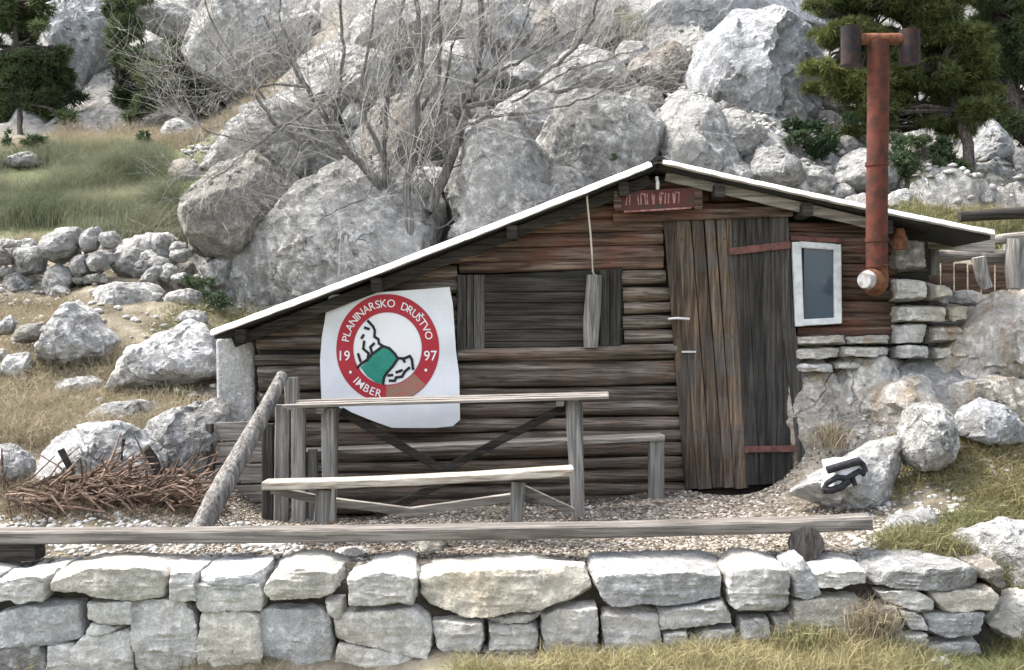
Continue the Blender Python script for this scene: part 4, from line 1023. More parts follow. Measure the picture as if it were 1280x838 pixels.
# ------------------------------------------------------------------ traced boulders
G1 = 'limestone blocks of the rock face behind the hut'
rk_list = [
 # label, pts, mat, kwargs
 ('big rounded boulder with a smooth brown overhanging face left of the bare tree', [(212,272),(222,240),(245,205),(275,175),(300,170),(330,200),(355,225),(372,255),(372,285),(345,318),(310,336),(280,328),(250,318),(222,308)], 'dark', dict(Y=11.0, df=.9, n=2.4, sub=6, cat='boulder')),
 ('pitted white rock hump on top of the brown overhanging boulder', [(235,205),(262,165),(300,128),(345,120),(400,140),(425,180),(400,225),(360,235),(300,190),(262,190)], 'pale', dict(Y=11.7, df=.8, sub=6)),
 ('wide grey rock slab above the left roof slope beside the tree trunks', [(300,345),(340,300),(385,245),(440,215),(500,225),(520,270),(515,330),(430,370),(330,400),(285,395)], 'cliff', dict(Y=11.35, df=.6, sub=6)),
 ('triangular grey boulder just right of the tree trunks', [(565,245),(575,200),(600,155),(640,180),(665,210),(692,240),(660,262),(610,280),(575,290)], 'cliff', dict(Y=11.5, sub=6)),
 ('broad pointed block low behind the left roof slope', [(575,300),(590,262),(640,232),(690,238),(715,250),(660,290),(600,310)], 'cliff', dict(Y=11.2)),
 ('large square boulder behind the roof peak with a greenish lower face', [(683,180),(705,140),(735,122),(790,135),(826,158),(820,195),(790,225),(735,240),(700,215)], 'cliff', dict(Y=11.8, sub=6)),
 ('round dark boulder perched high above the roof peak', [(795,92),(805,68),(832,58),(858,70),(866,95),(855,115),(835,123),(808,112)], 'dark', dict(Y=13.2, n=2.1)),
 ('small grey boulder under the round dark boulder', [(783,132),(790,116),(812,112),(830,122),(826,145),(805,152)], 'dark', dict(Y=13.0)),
 ('steep pointed grey block right above the roof peak', [(822,150),(840,132),(865,122),(885,128),(905,165),(922,205),(905,235),(850,225),(826,200)], 'cliff', dict(Y=12.0, sub=6)),
 ('huge smooth bluish rock face left of the pine', [(878,105),(893,60),(925,35),(975,25),(1012,50),(1026,95),(1018,140),(985,168),(955,182),(915,160),(885,135)], 'blue', dict(Y=13.6, df=.7, sub=6, n=2.8)),
 ('cracked wedge of rock under the smooth bluish face', [(900,150),(925,140),(955,165),(955,185),(935,200),(915,195)], 'cliff', dict(Y=12.5)),
 ('light rough rock just above the right roof slope', [(942,225),(952,195),(972,188),(998,212),(1010,232),(975,240)], 'pale', dict(Y=11.6)),
 ('pale cliff block at the top right of the rock face', [(790,45),(785,5),(830,-25),(920,-30),(1000,-20),(1030,20),(960,35),(900,50),(850,62)], 'blue', dict(Y=15.2, df=.7, sub=6)),
 ('tall narrow boulder between the round boulder and the bluish face', [(850,60),(872,45),(895,62),(892,100),(880,118),(866,105)], 'cliff', dict(Y=13.9)),
 ('grey sloping slab above the triangular boulder', [(690,90),(730,60),(775,85),(790,120),(760,125),(720,122),(695,118)], 'cliff', dict(Y=13.4, sub=6)),
 ('bright block crossed by the tree limbs right of the main trunk', [(615,140),(640,118),(690,122),(700,150),(680,178),(640,180),(610,160)], 'pale', dict(Y=12.6)),
 ('rounded block seen through the middle of the tree crown', [(520,95),(540,60),(590,50),(610,90),(600,135),(555,145),(525,130)], 'cliff', dict(Y=13.8, sub=6)),
 ('broad block seen through the left of the tree crown', [(375,120),(380,75),(420,60),(475,75),(485,120),(440,140),(400,138)], 'cliff', dict(Y=14.0, sub=6)),
 ('upper block at the top of the tree crown', [(560,40),(575,5),(620,-10),(665,10),(668,45),(620,55)], 'pale', dict(Y=15)),
 ('grey block between the tree crown and the grassy ledge', [(440,60),(450,10),(500,-10),(545,10),(545,50),(495,70)], 'cliff', dict(Y=15.3)),
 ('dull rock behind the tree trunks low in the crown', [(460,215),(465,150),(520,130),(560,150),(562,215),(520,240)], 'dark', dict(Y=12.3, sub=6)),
 ('rock under the light limbs at the right of the crown', [(700,60),(690,20),(740,-10),(770,20),(760,55)], 'cliff', dict(Y=15.2)),
 ('pale angular boulder behind the stove pipe', [(1040,238),(1050,205),(1080,185),(1125,182),(1135,215),(1120,250),(1070,252)], 'pale', dict(Y=11.7, sub=5)),
 ('small white rock on the slope right of the stove pipe', [(1110,255),(1115,240),(1135,234),(1153,243),(1154,258),(1130,262)], 'pale', dict(Y=10.9)),
 ('triangular pale rock between the pine trunks', [(1200,205),(1222,165),(1242,135),(1262,170),(1285,205),(1240,212)], 'blue', dict(Y=12.9)),
 ('smooth bluish cliff rising behind the left pines', [(40,-30),(100,-40),(138,-10),(152,65),(128,95),(110,130),(95,105),(70,65),(50,20)], 'blue', dict(Y=19.5, df=.5, sub=6)),
 ('bright rock ledge at the top left between pine clumps', [(160,10),(200,0),(245,15),(290,30),(280,50),(235,48),(200,30)], 'pale', dict(Y=18.8)),
 ('grey scree block behind the left pine clumps', [(170,60),(200,48),(225,60),(220,88),(185,92)], 'cliff', dict(Y=18.4)),
 ('grey crag left of the bare tree top', [(240,60),(260,20),(330,-10),(370,20),(370,80),(330,110),(270,105)], 'cliff', dict(Y=17.2, sub=6)),
 ('white rock in the green bushes at the left edge', [(0,210),(12,195),(35,187),(48,196),(35,208)], 'pale', dict(Y=14.3)),
 # left meadow
 ('rough layered boulder at the right end of the old stone row', [(133,318),(150,297),(205,287),(225,310),(222,345),(195,358),(150,342)], 'cliff', dict(Y=11.4)),
 ('long white slab with a flat top below the stone row', [(108,372),(112,358),(160,352),(200,352),(196,375),(188,392),(150,392),(118,390)], 'whiterock', dict(Y=10.4, n=4)),
 ('low rough rock in the grass under the overhanging boulder', [(200,385),(205,368),(235,360),(252,368),(250,385),(225,392)], 'cliff', dict(Y=10.5)),
 ('pyramid shaped white boulder in the left meadow', [(30,460),(48,415),(62,378),(82,373),(100,390),(118,412),(140,432),(135,455),(90,468)], 'whiterock', dict(Y=9.1, df=.8, sub=6)),
 ('pitted white boulder sloping up to the left eave of the hut', [(120,505),(132,478),(160,440),(205,415),(240,398),(260,408),(268,430),(276,470),(245,482),(190,492),(150,500)], 'whiterock', dict(Y=8.6, df=.7, sub=6)),
 ('small flat pale stone in dry grass below the pyramid boulder', [(66,490),(70,474),(105,470),(125,478),(120,492),(85,496)], 'pale', dict(Y=8.7, n=4)),
 ('big bleached boulder behind the brushwood', [(38,600),(45,565),(75,540),(120,527),(165,530),(190,548),(200,590),(160,620),(90,625)], 'whiterock', dict(Y=7.25, df=.7, sub=6)),
 ('layered rock left of the big bleached boulder', [(5,560),(15,535),(50,528),(72,538),(48,560),(30,580)], 'cliff', dict(Y=8.0)),
 ('pale layered ledge behind the leaning log', [(165,560),(185,530),(225,512),(275,500),(285,520),(262,545),(262,600),(215,600)], 'pale', dict(Y=7.6, df=.6, sub=6, n=3.2)),
 ('small pinkish stone at the left edge of the meadow', [(-5,420),(0,400),(10,393),(18,405),(14,416)], 'pale', dict(Y=9.4)),
 ('flat pinkish slab left of the pyramid boulder', [(10,424),(18,408),(52,402),(50,420),(25,430)], 'dark', dict(Y=9.3)),
 ('jagged pale block in the dry grass between the pyramid boulder and the flat slab', [(0,470),(8,445),(30,440),(36,462),(28,480)], 'whiterock', dict(Y=8.9)),
 ('low pale outcrop above the big bleached boulder', [(100,530),(125,508),(175,500),(210,508),(190,530),(140,538)], 'pale', dict(Y=8.1)),
 ('pale angular stone in the straw right of the flat white slab', [(212,402),(222,388),(250,390),(258,404),(235,412)], 'pale', dict(Y=10.0)),
 ('broken pale rock at the left edge below the tumbled row', [(-20,470),(-10,440),(6,436),(4,468)], 'pale', dict(Y=9.0)),
 ('half buried pale rock at the left edge beside the brush pile', [(-30,600),(-20,560),(10,556),(34,575),(38,606),(5,615)], 'pale', dict(Y=7.2)),
 # right outcrop
 ('broad pale bedrock face under the small window', [(984,446),(1060,446),(1130,445),(1180,440),(1200,470),(1170,510),(1135,560),(1090,590),(1040,595),(990,580)], 'cream', dict(Y=7.66, df=.45, sub=6, n=5)),
 ('large pale outcrop at the right edge above the grass', [(1150,470),(1180,440),(1230,400),(1265,365),(1330,355),(1345,440),(1320,500),(1240,510),(1180,510)], 'cream', dict(Y=7.6, df=.6, sub=6, n=4)),
 ('cream weathered ledge between the bedrock face and the white topped boulder', [(1085,520),(1110,478),(1165,468),(1215,480),(1225,520),(1180,560),(1120,590),(1090,580)], 'cream', dict(Y=7.3, df=.5, sub=6, n=4)),
 ('upright cream block of bedrock between the door jamb and the outcrop', [(975,452),(1010,440),(1075,442),(1085,500),(1060,585),(985,590)], 'cream', dict(Y=7.68, df=.35, sub=6)),
 ('cream rock step behind the bluish white boulder', [(1195,520),(1205,480),(1260,470),(1330,480),(1330,530),(1250,540)], 'cream', dict(Y=7.15, df=.6, sub=6)),
 ('rough stone in the grass at the lower right end of the wall', [(1228,770),(1240,742),(1290,738),(1330,760),(1320,800),(1260,800)], 'block', dict(Y=5.7, df=.6, sub=5)),
 ('white topped boulder beside the right grass bank', [(1128,560),(1135,522),(1152,503),(1180,503),(1196,525),(1205,560),(1195,585),(1150,590)], 'whiterock', dict(Y=6.72, sub=6)),
 ('smooth bluish white boulder at the right edge', [(1195,545),(1198,510),(1220,498),(1255,498),(1285,515),(1300,548),(1250,556)], 'blue', dict(Y=6.85, sub=6)),
 ('long white rock sloping down from the boulder to the plank bench', [(995,640),(1010,610),(1060,590),(1095,560),(1130,545),(1142,570),(1120,600),(1115,632),(1070,648),(1020,650)], 'whiterock', dict(Y=6.72, df=.5, sub=6, n=3)),
 ('small pale rock in the grass right of the plank bench', [(1105,672),(1112,655),(1150,640),(1172,636),(1186,650),(1180,665),(1140,672)], 'pale', dict(Y=6.3, sub=5)),
 ('large white rock at the right end of the stone wall', [(1195,690),(1215,662),(1255,650),(1320,655),(1330,740),(1262,740),(1252,708),(1215,700)], 'whiterock', dict(Y=5.95, df=.7, sub=6)),
 ('small white rock in the grass at the lower right', [(1152,845),(1160,828),(1180,822),(1195,832),(1192,850)], 'pale', dict(Y=5.35)),
 ('flat white rock barely showing at the bottom edge', [(1020,850),(1035,831),(1080,826),(1115,831),(1125,850)], 'pale', dict(Y=5.35)),
 ('upper flat stone of the small stack right of the hut', [(1185,378),(1190,368),(1215,362),(1238,372),(1232,382),(1205,384)], 'block', dict(Y=8.1, n=4)),
 ('middle flat stone of the small stack right of the hut', [(1184,392),(1190,384),(1235,383),(1240,392),(1220,398),(1195,398)], 'block', dict(Y=8.05, n=4)),
 ('rounded bottom stone of the small stack right of the hut', [(1180,415),(1188,400),(1215,396),(1240,405),(1238,422),(1205,428)], 'block', dict(Y=8.0)),
 ('white knobbly stone beside the masonry pier', [(1162,380),(1166,368),(1178,364),(1186,372),(1183,383)], 'pale', dict(Y=7.85)),
 ('dark rounded stone on the gravel between wall and near bench', [(515,705),(520,675),(545,668),(560,680),(560,700),(540,708)], 'dark', dict(Y=6.12)),
 ('white domed stone behind the wall top left of centre', [(408,700),(425,686),(450,684),(466,696),(450,706)], 'block', dict(Y=6.05)),
 ('flat pale stone on the ground behind the wall left of centre', [(300,690),(310,675),(350,673),(365,684),(345,694)], 'block', dict(Y=6.2)),
]
for lab, pts, mt, kw in rk_list:
    c = np.array(pts, float).mean(0)
    if kw['Y'] > 10.85 and c[0] > 225: kw['Y'] = max(10.95, min(kw['Y'] + .3, hit(c[0], c[1] + 10, 10.9) - .05))
    if kw['Y'] > 10.85 and 225 < c[0] < 1060 and 'overhang' not in lab: kw.update(grow=1.3, n=4.5, cut=(.38, .82), facets=18); kw['sub'] = 6
    rock(lab, pts, mat=mt, **kw)
# old stone row on the left
for i, pts in enumerate([[(50,325),(52,298),(68,284),(90,282),(100,300),(95,318),(70,330)], [(98,305),(102,288),(118,282),(125,295),(120,312),(105,318)], [(122,300),(126,290),(142,288),(150,298),(140,312),(128,312)],
        [(14,342),(15,310),(40,308),(54,316),(50,338),(32,344)], [(46,366),(50,340),(68,330),(88,334),(92,355),(80,370),(58,374)], [(82,330),(92,318),(106,320),(112,340),(100,350),(88,342)], [(105,325),(118,314),(134,322),(132,338),(115,342)],
        [(0,362),(2,345),(20,338),(38,348),(36,362),(18,368)], [(-20,330),(-15,312),(5,308),(14,318),(10,332)], [(100,356),(104,346),(130,342),(132,354)], [(0,310),(6,300),(24,300),(26,308)], [(-10,395),(-5,372),(10,366),(20,378),(16,392)]]):
    rock(['squarish pitted stone left of the upright pair in the tumbled row', 'upright oval white stone near the middle of the tumbled row', 'small rounded white stone next to the layered boulder in the tumbled row',
          'blocky white stone at the left of the tumbled row', 'wide grey stone low in the tumbled row below the pitted one', 'small stone wedged under the upright oval one', 'rounded grey stone low at the right of the tumbled row',
          'rounded stone at the far left below the tumbled row', 'white stone cut by the left edge in the tumbled row', 'thin flat stone under the tumbled row', 'small flat white stone on top at the left of the tumbled row', 'pale stone at the left edge under the tumbled row'][i], pts, Y=11.0 - i * .02, mat=['cliff', 'pale'][i % 2], n=3.2, group='stones of the tumbled row on the left', name='rubble_stone', sub=4, cat='stone')
rt = np.random.default_rng(5)
for i in range(34):
    px = rt.uniform(-20, 235); py = 300 + (px / 235) * 10 + abs(rt.normal(0, 32)); r_ = rt.uniform(8, 17)
    pts = [(px + r_ * rt.uniform(.8, 1.2) * math.cos(a), py + r_ * .72 * rt.uniform(.8, 1.2) * math.sin(a)) for a in np.linspace(0, 6.28, 7, endpoint=False)]
    rock('small rough pale stone among the bigger stones of the tumbled row', pts, Y=11.3 - (py - 300) / 60 * .5, mat=['pale', 'cliff', 'whiterock'][i % 3], sub=4, group='small stones of the tumbled row', name='rubble_stone', cat='stone')
# filler boulders of the rock face
tr = [np.array(r[1], float) for r in rk_list]
cent = [(p.mean(0), np.ptp(p, axis=0).max() / 2) for p in tr]
k = 0; tries = 0; placed = []
rr = np.random.default_rng(21)
while k < 110 and tries < 4000:
    tries += 1
    px = rr.uniform(225, 1290); py = rr.uniform(-70, 395)
    if py > roofline(max(px, 266)) + 5: continue
    if px < 330 and py > 110 and py < 150: continue
    s = rr.choice([16, 22, 30, 44, 62], p=[.2, .22, .26, .2, .12]) * (1 if px < 1050 else .6)
    if any(np.hypot(*(c - (px, py))) < r * .6 + s * .3 for c, r in cent): continue
    if any(math.hypot(px - a, py - b) < (s + s2) * .62 for a, b, s2 in placed): continue
    placed.append((px, py, s)); k += 1
    n_ = rr.integers(6, 9); an = np.sort(rr.uniform(0, 6.28, n_)) ; el = rr.uniform(.65, 1.0); ro = rr.uniform(-.9, .9)
    pts = []
    for a in np.linspace(0, 2 * math.pi, n_, endpoint=False):
        a += rr.uniform(-.25, .25); r_ = s * rr.uniform(.75, 1.15); u, v = r_ * math.cos(a), r_ * el * math.sin(a)
        pts.append((px + u * math.cos(ro) - v * math.sin(ro), py + u * math.sin(ro) + v * math.cos(ro)))
    Yh = hit(px, py, 10.9)
    mt_ = rr.choice(['cliff', 'cliff', 'pale', 'dark'])
    zone = ('beside the big overhanging boulder' if px < 330 and py > 150 else 'on the crag left of the bare tree' if px < 400 else 'at the top of the bare tree crown' if px < 680 and py < 60 else 'in the middle of the bare tree crown' if px < 680 and py < 160 else 'behind the bare tree trunks' if px < 590
            else 'right of the bare tree above the left roof slope' if px < 740 else 'straight above the roof peak' if px < 880 else 'under the bluish rock face' if px < 1040 and py > 100 else 'at the top of the bluish rock face' if px < 1040 else 'behind the stove pipe below the pines' if px < 1140 else 'under the dark pine at the right')
    sz_ = {16: 'very small', 22: 'small', 30: 'middle sized', 44: 'large', 62: 'very large'}[int(s if px < 1050 else round(s / .6))]
    rock(f"{sz_} {dict(cliff='pitted grey', pale='bleached white', dark='dull brownish')[str(mt_)]} rock {zone}", pts, Y=Yh - .02, mat=mt_, sub=5 if s > 35 else 4, group='small rocks among the boulders of the slope', name='limestone_rock', cat='rock', df=.8, facets=12)

# ------------------------------------------------------------------ vegetation
def unit(v): return v / (np.linalg.norm(v, axis=-1, keepdims=True) + 1e-9)
def blades(Pb, D, Ln, Wd, tone, bend=0.3, segs=1):
    """triangular blades: base positions, directions, lengths, widths"""
    n = len(Pb); side = unit(np.cross(D, rng.normal(0, 1, (n, 3)))) * (Wd / 2)[:, None]
    mid = Pb + D * (Ln * .55)[:, None]; dr = rng.normal(0, 1, (n, 3)) * np.array([1, 1, .2]); dr = unit(dr)
    tip = Pb + unit(D + dr * bend) * Ln[:, None] - np.array([0, 0, 1]) * (Ln * bend * .25)[:, None]
    V = np.stack([Pb - side, Pb + side, mid + side * .75, tip, mid - side * .75], 1).reshape(-1, 3)
    F_ = (np.arange(n)[:, None] * 5 + np.array([0, 1, 2, 0, 2, 4, 4, 2, 3])[None]).ravel()
    return V, F_, np.repeat(tone, 5)
def grass(name, n, sampler, Lr, Wr, mat, label, cat='grass', bend=.5, clump=0, spread=.05, y_off=0., lean=.45):
    x, y = sampler(n)
    if clump:
        cx, cy = x[::clump], y[::clump]; idx = np.minimum(np.arange(len(x)) // clump, len(cx) - 1)
        x = cx[idx] + rng.normal(0, spread, len(x)); y = cy[idx] + rng.normal(0, spread, len(x))
    z = ground_z(x, y) - .01
    Pb = np.stack([x, y, z], -1)
    D = unit(np.stack([rng.normal(0, lean, len(x)), rng.normal(0, lean, len(x)), np.ones(len(x))], -1))
    Ln = rng.uniform(*Lr, len(x)) * (.6 + .8 * vnoise(Pb, 2.2, 9)); Wd = rng.uniform(*Wr, len(x))
    tone = np.clip(vnoise(Pb, 1.3, 4) * .7 + rng.uniform(0, .5, len(x)) - .1, 0, 1)
    V, F_, T = blades(Pb, D, Ln, Wd, tone, bend)
    me = mesh_fast(name, V, F_, 3, tone=T)
    o = link_mesh(name, me, M[mat]); tag(o, label, cat, None, 'stuff'); return o
def region(pxa, pxb, ya, yb, test=None):
    def f(n):
        X = []; Yv = []
        m_ = 0
        while m_ < n:
            y = rng.uniform(ya, yb, n); px = rng.uniform(pxa, pxb, n); x = (px - 640) / F * y
            k = np.ones(n, bool) if test is None else test(x, y, px)
            X.append(x[k]); Yv.append(y[k]); m_ += k.sum()
            if k.sum() == 0: break
        return np.concatenate(X)[:n], np.concatenate(Yv)[:n]
    return f
gn = lambda x, y, s=1.1, sd_=3: vnoise(np.stack([x, y, x * 0], -1), s, sd_)
# foreground grass at the foot of the wall
grass('verge_grass', 26000, region(-150, 1500, 5.0, 5.62, lambda x, y, px: (y > 5.30 - .25 * (px > 560)) & (gn(x, y, 2.2) > .30) & ((px > 540) | (rng.random(len(x)) < .12))), (.06, .21), (.003, .006), 'grassf', 'green and straw coloured grass growing along the foot of the stone wall', clump=9, spread=.035)
def tuft(px, py, Y, n, ln, mat, label, spread=.06, cat='grass tuft'):
    b_ = at(px, py, Y); Pb = b_ + rng.normal(0, 1, (n, 3)) * np.array([spread, spread * .6, .01])
    D = unit(np.stack([rng.normal(0, .35, n), rng.normal(0, .35, n), np.ones(n)], -1))
    V, F_, T = blades(np.zeros((n, 3)) + Pb - b_, D, rng.uniform(.5, 1, n) * ln, rng.uniform(.003, .006, n), rng.random(n), .6)
    me = mesh_fast('grass_tuft', V, F_, 3, tone=T); o = link_mesh('grass_tuft', me, M[mat], b_); tag(o, label, cat)
tuft(1092, 800, 5.56, 420, .34, 'grassd', 'tall dry grass tuft growing up the stone wall at the right', .05)
tuft(1010, 808, 5.52, 420, .2, 'grassf', 'low yellow green grass tuft hiding the foot of the square wall block', .1)
tuft(1040, 560, 7.2, 200, .3, 'grassd', 'thin dry stalks against the bedrock under the window', .05)
# right bank
grass('bank_grass', 26000, region(1085, 1420, 6.0, 7.05, lambda x, y, px: (px > 1100 + (y - 6) * 20) & (gn(x, y, 2.0, 8) > .33)), (.05, .2), (.003, .006), 'grassf', 'tangled green and dry grass on the bank below the right boulders', clump=8, spread=.04, lean=.9)
grass('brush_side_grass', 9000, region(-120, 260, 6.2, 7.7, lambda x, y, px: gn(x, y, 1.3, 91) > .4), (.03, .13), (.003, .006), 'grassd', 'short dry grass around the brush pile', clump=9, spread=.05, lean=.7)
grass('edge_grass', 16000, region(1235, 1500, 5.0, 5.95), (.06, .2), (.003, .007), 'grassf', 'green grass at the lower right end of the wall', clump=8, spread=.04)
# left meadow and green slope
mead = lambda x, y, px: (gn(x, y, .9, 12) > .36) & (px < 330)
grass('meadow_grass', 85000, region(-400, 330, 7.7, 12.0, mead), (.06, .22), (.003, .007), 'grassd', 'dry straw coloured grass between the rocks of the left meadow', clump=10, spread=.05, lean=.6)
grass('meadow_green_grass', 16000, region(-120, 330, 6.4, 12.0, lambda x, y, px: gn(x, y, 1.1, 52) > .6), (.04, .13), (.003, .007), 'grassf', 'short green grass patches between the left rocks', clump=10, spread=.06, lean=.6)
grass('slope_grass', 140000, region(-400, 232, 12.1, 15.0, lambda x, y, px: (px < 225 - (y - 12) * 8) & (gn(x, y, 1.0, 77) > .28)), (.14, .40), (.003, .006), 'grassg', 'soft green grass covering the slope above the tumbled stone row', clump=60, spread=.10, lean=.22)
grass('ledge_grass', 42000, region(-400, 330, 15.0, 17.4, lambda x, y, px: gn(x, y, .8, 22) > .4), (.1, .26), (.006, .011), 'grassd', 'brown dry grass on the ledge below the left pines', clump=10, spread=.1)
grass('upper_grass', 16000, region(1130, 1400, 9.8, 12.2, lambda x, y, px: gn(x, y, .9, 33) > .4), (.06, .2), (.005, .009), 'grassf', 'olive grass on the slope above the right end of the roof', clump=10, spread=.08)
grass('rock_face_grass', 7000, region(744, 806, 14.2, 15.8), (.1, .3), (.006, .011), 'grassg', 'green grass patch high on the rock face above the roof', clump=12, spread=.08)
def scatter_clumps(n, x0, x1, y0, y1, seed, lo=9, hi=20):
    q = np.random.default_rng(seed); return [(q.uniform(x0, x1), q.uniform(y0, y1), q.uniform(lo, hi), q.uniform(lo, hi) * .8, q.uniform(-.1, .25)) for _ in range(n)]
def foliage(name, clumps, per, Y, size, mat, label, cat, trunk=None, group=None, blades_per=9, wd=.009, up=.35, dep=1.0, leaf=False):
    """a tree or shrub: clumps = [(px, py, rx, ry, tonebias)] ellipsoids in pixels at depth Y"""
    base = at(*(trunk[0][:2] if trunk else (clumps[0][0], clumps[0][1] + clumps[0][3])), Y if not trunk else trunk[0][2])
    root = empty(name, base, label, cat, group)
    Vs = []; Fs = []; Ts = []; off = 0; bmb = MB()
    clumps = [(cx + rng.uniform(-.95, .95) * rx, cy + rng.uniform(-.95, .95) * ry, rx * q, ry * q * rng.uniform(.6, 1.), tb_ + rng.uniform(-.12, .12)) for cx, cy, rx, ry, tb_ in clumps for q in ((.75, .6, .5, .4) if rx > 17 or mat == 'shrub' else (.9, .6))]
    if mat != 'shrub': clumps = [(cx, cy, rx * 1.15, ry * .62, tb_) for cx, cy, rx, ry, tb_ in clumps]
    for cx, cy, rx, ry, tb_ in clumps:
        dY = rng.uniform(-.3, .3) * dep
        c = at(cx, cy, Y + dY); a = np.array([rx / F * Y, (rx + ry) / 2 / F * Y * dep, ry / F * Y])
        n = max(12, int(per * (2.6 if mat != 'shrub' else 1.9) * rx * ry / 900))
        u = unit(rng.normal(0, 1, (n, 3))) * (rng.random(n) ** .42)[:, None]
        Pn = u * a; wob = .7 + .6 * vnoise(u * 2 + cx, 1.6, int(cx) % 50); Pn = Pn * wob[:, None] + c
        # break into tufts with gaps
        keep = vnoise(Pn, 3.2 / size * .12, 5) > .33; Pn = Pn[keep]; u = u[keep]; n = len(Pn)
        if n == 0: continue
        Dm = unit(u + rng.normal(0, .5, (n, 3)) + np.array([0, 0, up]))
        Pb = np.repeat(Pn, blades_per, 0); D = unit(np.repeat(Dm, blades_per, 0) + rng.normal(0, .55, (n * blades_per, 3)))
        Ln = rng.uniform(.6, 1.1, len(Pb)) * size; Wd = np.full(len(Pb), wd) * rng.uniform(.7, 1.3, len(Pb))
        tone = np.clip(np.repeat(vnoise(Pn, 1.6, 3) * .6 + rng.uniform(0, .35, n), blades_per) + tb_ + rng.uniform(-.1, .1, len(Pb)), 0, 1)
        V, F_, T = blades(Pb, D, Ln, Wd, tone, .25)
        Vs.append(V - base); Fs.append(F_ + off); off += len(V); Ts.append(T)
        if trunk:
            tq = np.array([at(*p_[:3]) for p_ in trunk[:]]); kx = np.argmin(np.linalg.norm(tq - c, axis=1))
            s_ = tq[kx]; mid = (s_ + c) / 2 + rng.normal(0, .06, 3)
            bmb.tube([s_, mid, c], [.035, .022, .01], 6)
            for _ in range(4):
                e_ = Pn[rng.integers(n)]; bmb.tube([mid, (mid + e_) / 2 + rng.normal(0, .04, 3), e_], [.015, .01, .004], 5)
    me = mesh_fast('crown', np.concatenate(Vs), np.concatenate(Fs), 3, tone=np.concatenate(Ts)); link_mesh('crown', me, M[mat], parent=root)
    if trunk:
        bmb.build('branches', M['pinebark'], root)
        mb = MB(); mb.tube([at(*p_[:3]) for p_ in trunk], [p_[3] for p_ in trunk], 10, .5, .06); mb.build('trunk', M['pinebark'], root, 60)
    else:
        mb = MB()
        for _ in range(6):
            cx, cy, rx, ry, _t = clumps[rng.integers(len(clumps))]; e_ = at(cx + rng.uniform(-.5, .5) * rx, cy, Y)
            mb.tube([base, (base + e_) / 2 + rng.normal(0, .03, 3), e_], [.015, .01, .004], 5)
        mb.build('stems', M['pinebark'], root)
    return root
foliage('pine_tree', scatter_clumps(30, 1015, 1230, -20, 160, 4, 12, 26) + [(1040,35,36,22,.25),(1085,18,40,26,.3),(1130,8,45,30,.25),(1165,40,40,30,.15),(1125,55,40,20,.1),(1030,95,34,20,.3),(1065,110,42,24,.1),(1110,105,42,26,.05),(1150,95,42,30,.05),(1180,75,40,34,.0),(1200,15,40,30,.1),(1090,140,55,20,.0),(1145,145,50,22,-.05),(1195,125,36,30,-.05),(1060,-20,60,24,.2),(1150,-30,60,30,.1)],
        400, 12.2, .10, 'pine', 'yellow green pine whose low branches reach behind the stove pipe cowl', 'pine tree', [(1213,275,11.6,.075),(1212,225,11.7,.065),(1210,180,11.9,.06),(1195,140,12.1,.05),(1170,90,12.2,.045),(1130,50,12.3,.035),(1080,30,12.3,.02)])
foliage('pine_tree', scatter_clumps(20, 1215, 1350, -20, 165, 6, 14, 28) + [(1235,20,45,40,-.15),(1275,50,45,45,-.2),(1240,85,40,36,-.2),(1285,110,36,34,-.15),(1320,30,60,60,-.15),(1330,120,50,50,-.15),(1240,-30,60,35,-.1),(1320,-50,70,40,-.1),(1225,130,26,20,-.1),(1255,150,20,14,-.1)],
        420, 13.2, .11, 'pineblue', 'dark dense pine filling the top right corner with a slanting trunk', 'pine tree', [(1310,235,12.8,.11),(1290,180,12.9,.10),(1265,125,13.0,.09),(1250,80,13.2,.07),(1240,20,13.2,.05),(1270,-40,13.3,.04)])
foliage('shrub', [(1010,165,26,14,.0),(1035,178,26,16,.0),(990,180,18,12,.0),(1050,160,22,14,.05)], 420, 12.0, .06, 'shrub', 'dark green bush under the pine just right of the bluish rock face', 'bush', wd=.014)
foliage('shrub', [(1150,215,26,24,.05),(1175,235,26,18,.0),(1140,190,26,18,.0),(1185,200,22,26,.0),(1120,205,20,16,.1)], 380, 11.6, .06, 'shrub', 'grey green bush right of the stove pipe below the pine', 'bush', wd=.014)
foliage('pine_tree', scatter_clumps(26, -20, 82, -10, 150, 1) + [(20,20,28,26,.1),(10,60,32,30,.05),(45,90,28,30,.1),(20,120,36,28,.05),(60,125,28,26,.05),(-20,90,30,40,.05),(0,150,26,18,0),(75,150,18,14,-.05),(40,150,30,16,-.05),(95,140,18,20,0),(60,85,26,24,.1),(-20,0,40,30,.1)], 330, 18.0, .15, 'pineblue', 'green pine clump at the left edge of the photo', 'pine tree', [(25,185,17.2,.05),(25,130,17.9,.04),(20,60,18,.05),(18,5,18,.03)], wd=.018)
foliage('pine_tree', scatter_clumps(16, 136, 178, -10, 145, 2, 8, 15) + [(152,20,18,30,.05),(160,60,18,24,.0),(145,110,20,20,.05),(165,90,18,20,0),(150,135,18,14,-.05)], 360, 18.3, .15, 'pineblue', 'narrow pine beside the smooth bluish cliff', 'pine tree', [(150,170,17.8,.07),(152,110,18.3,.06),(152,10,18.3,.03)], wd=.018)
foliage('pine_tree', scatter_clumps(18, 170, 300, 62, 140, 3, 9, 17) + [(200,85,26,18,.05),(235,75,24,20,.05),(262,85,26,22,.05),(225,105,34,20,.0),(275,110,26,20,.0),(190,110,22,20,.0),(245,125,34,14,-.05)], 360, 17.4, .14, 'pineblue', 'wide low pine left of the bare tree', 'pine tree', [(235,150,16.8,.08),(238,120,17.3,.07),(240,85,17.4,.04)], wd=.018)
foliage('shrub', [(10,185,30,14,.0),(35,178,22,12,.05),(-15,190,26,14,0)], 330, 15.0, .09, 'shrub', 'dark low bush above the white rock at the left edge', 'bush', wd=.018)
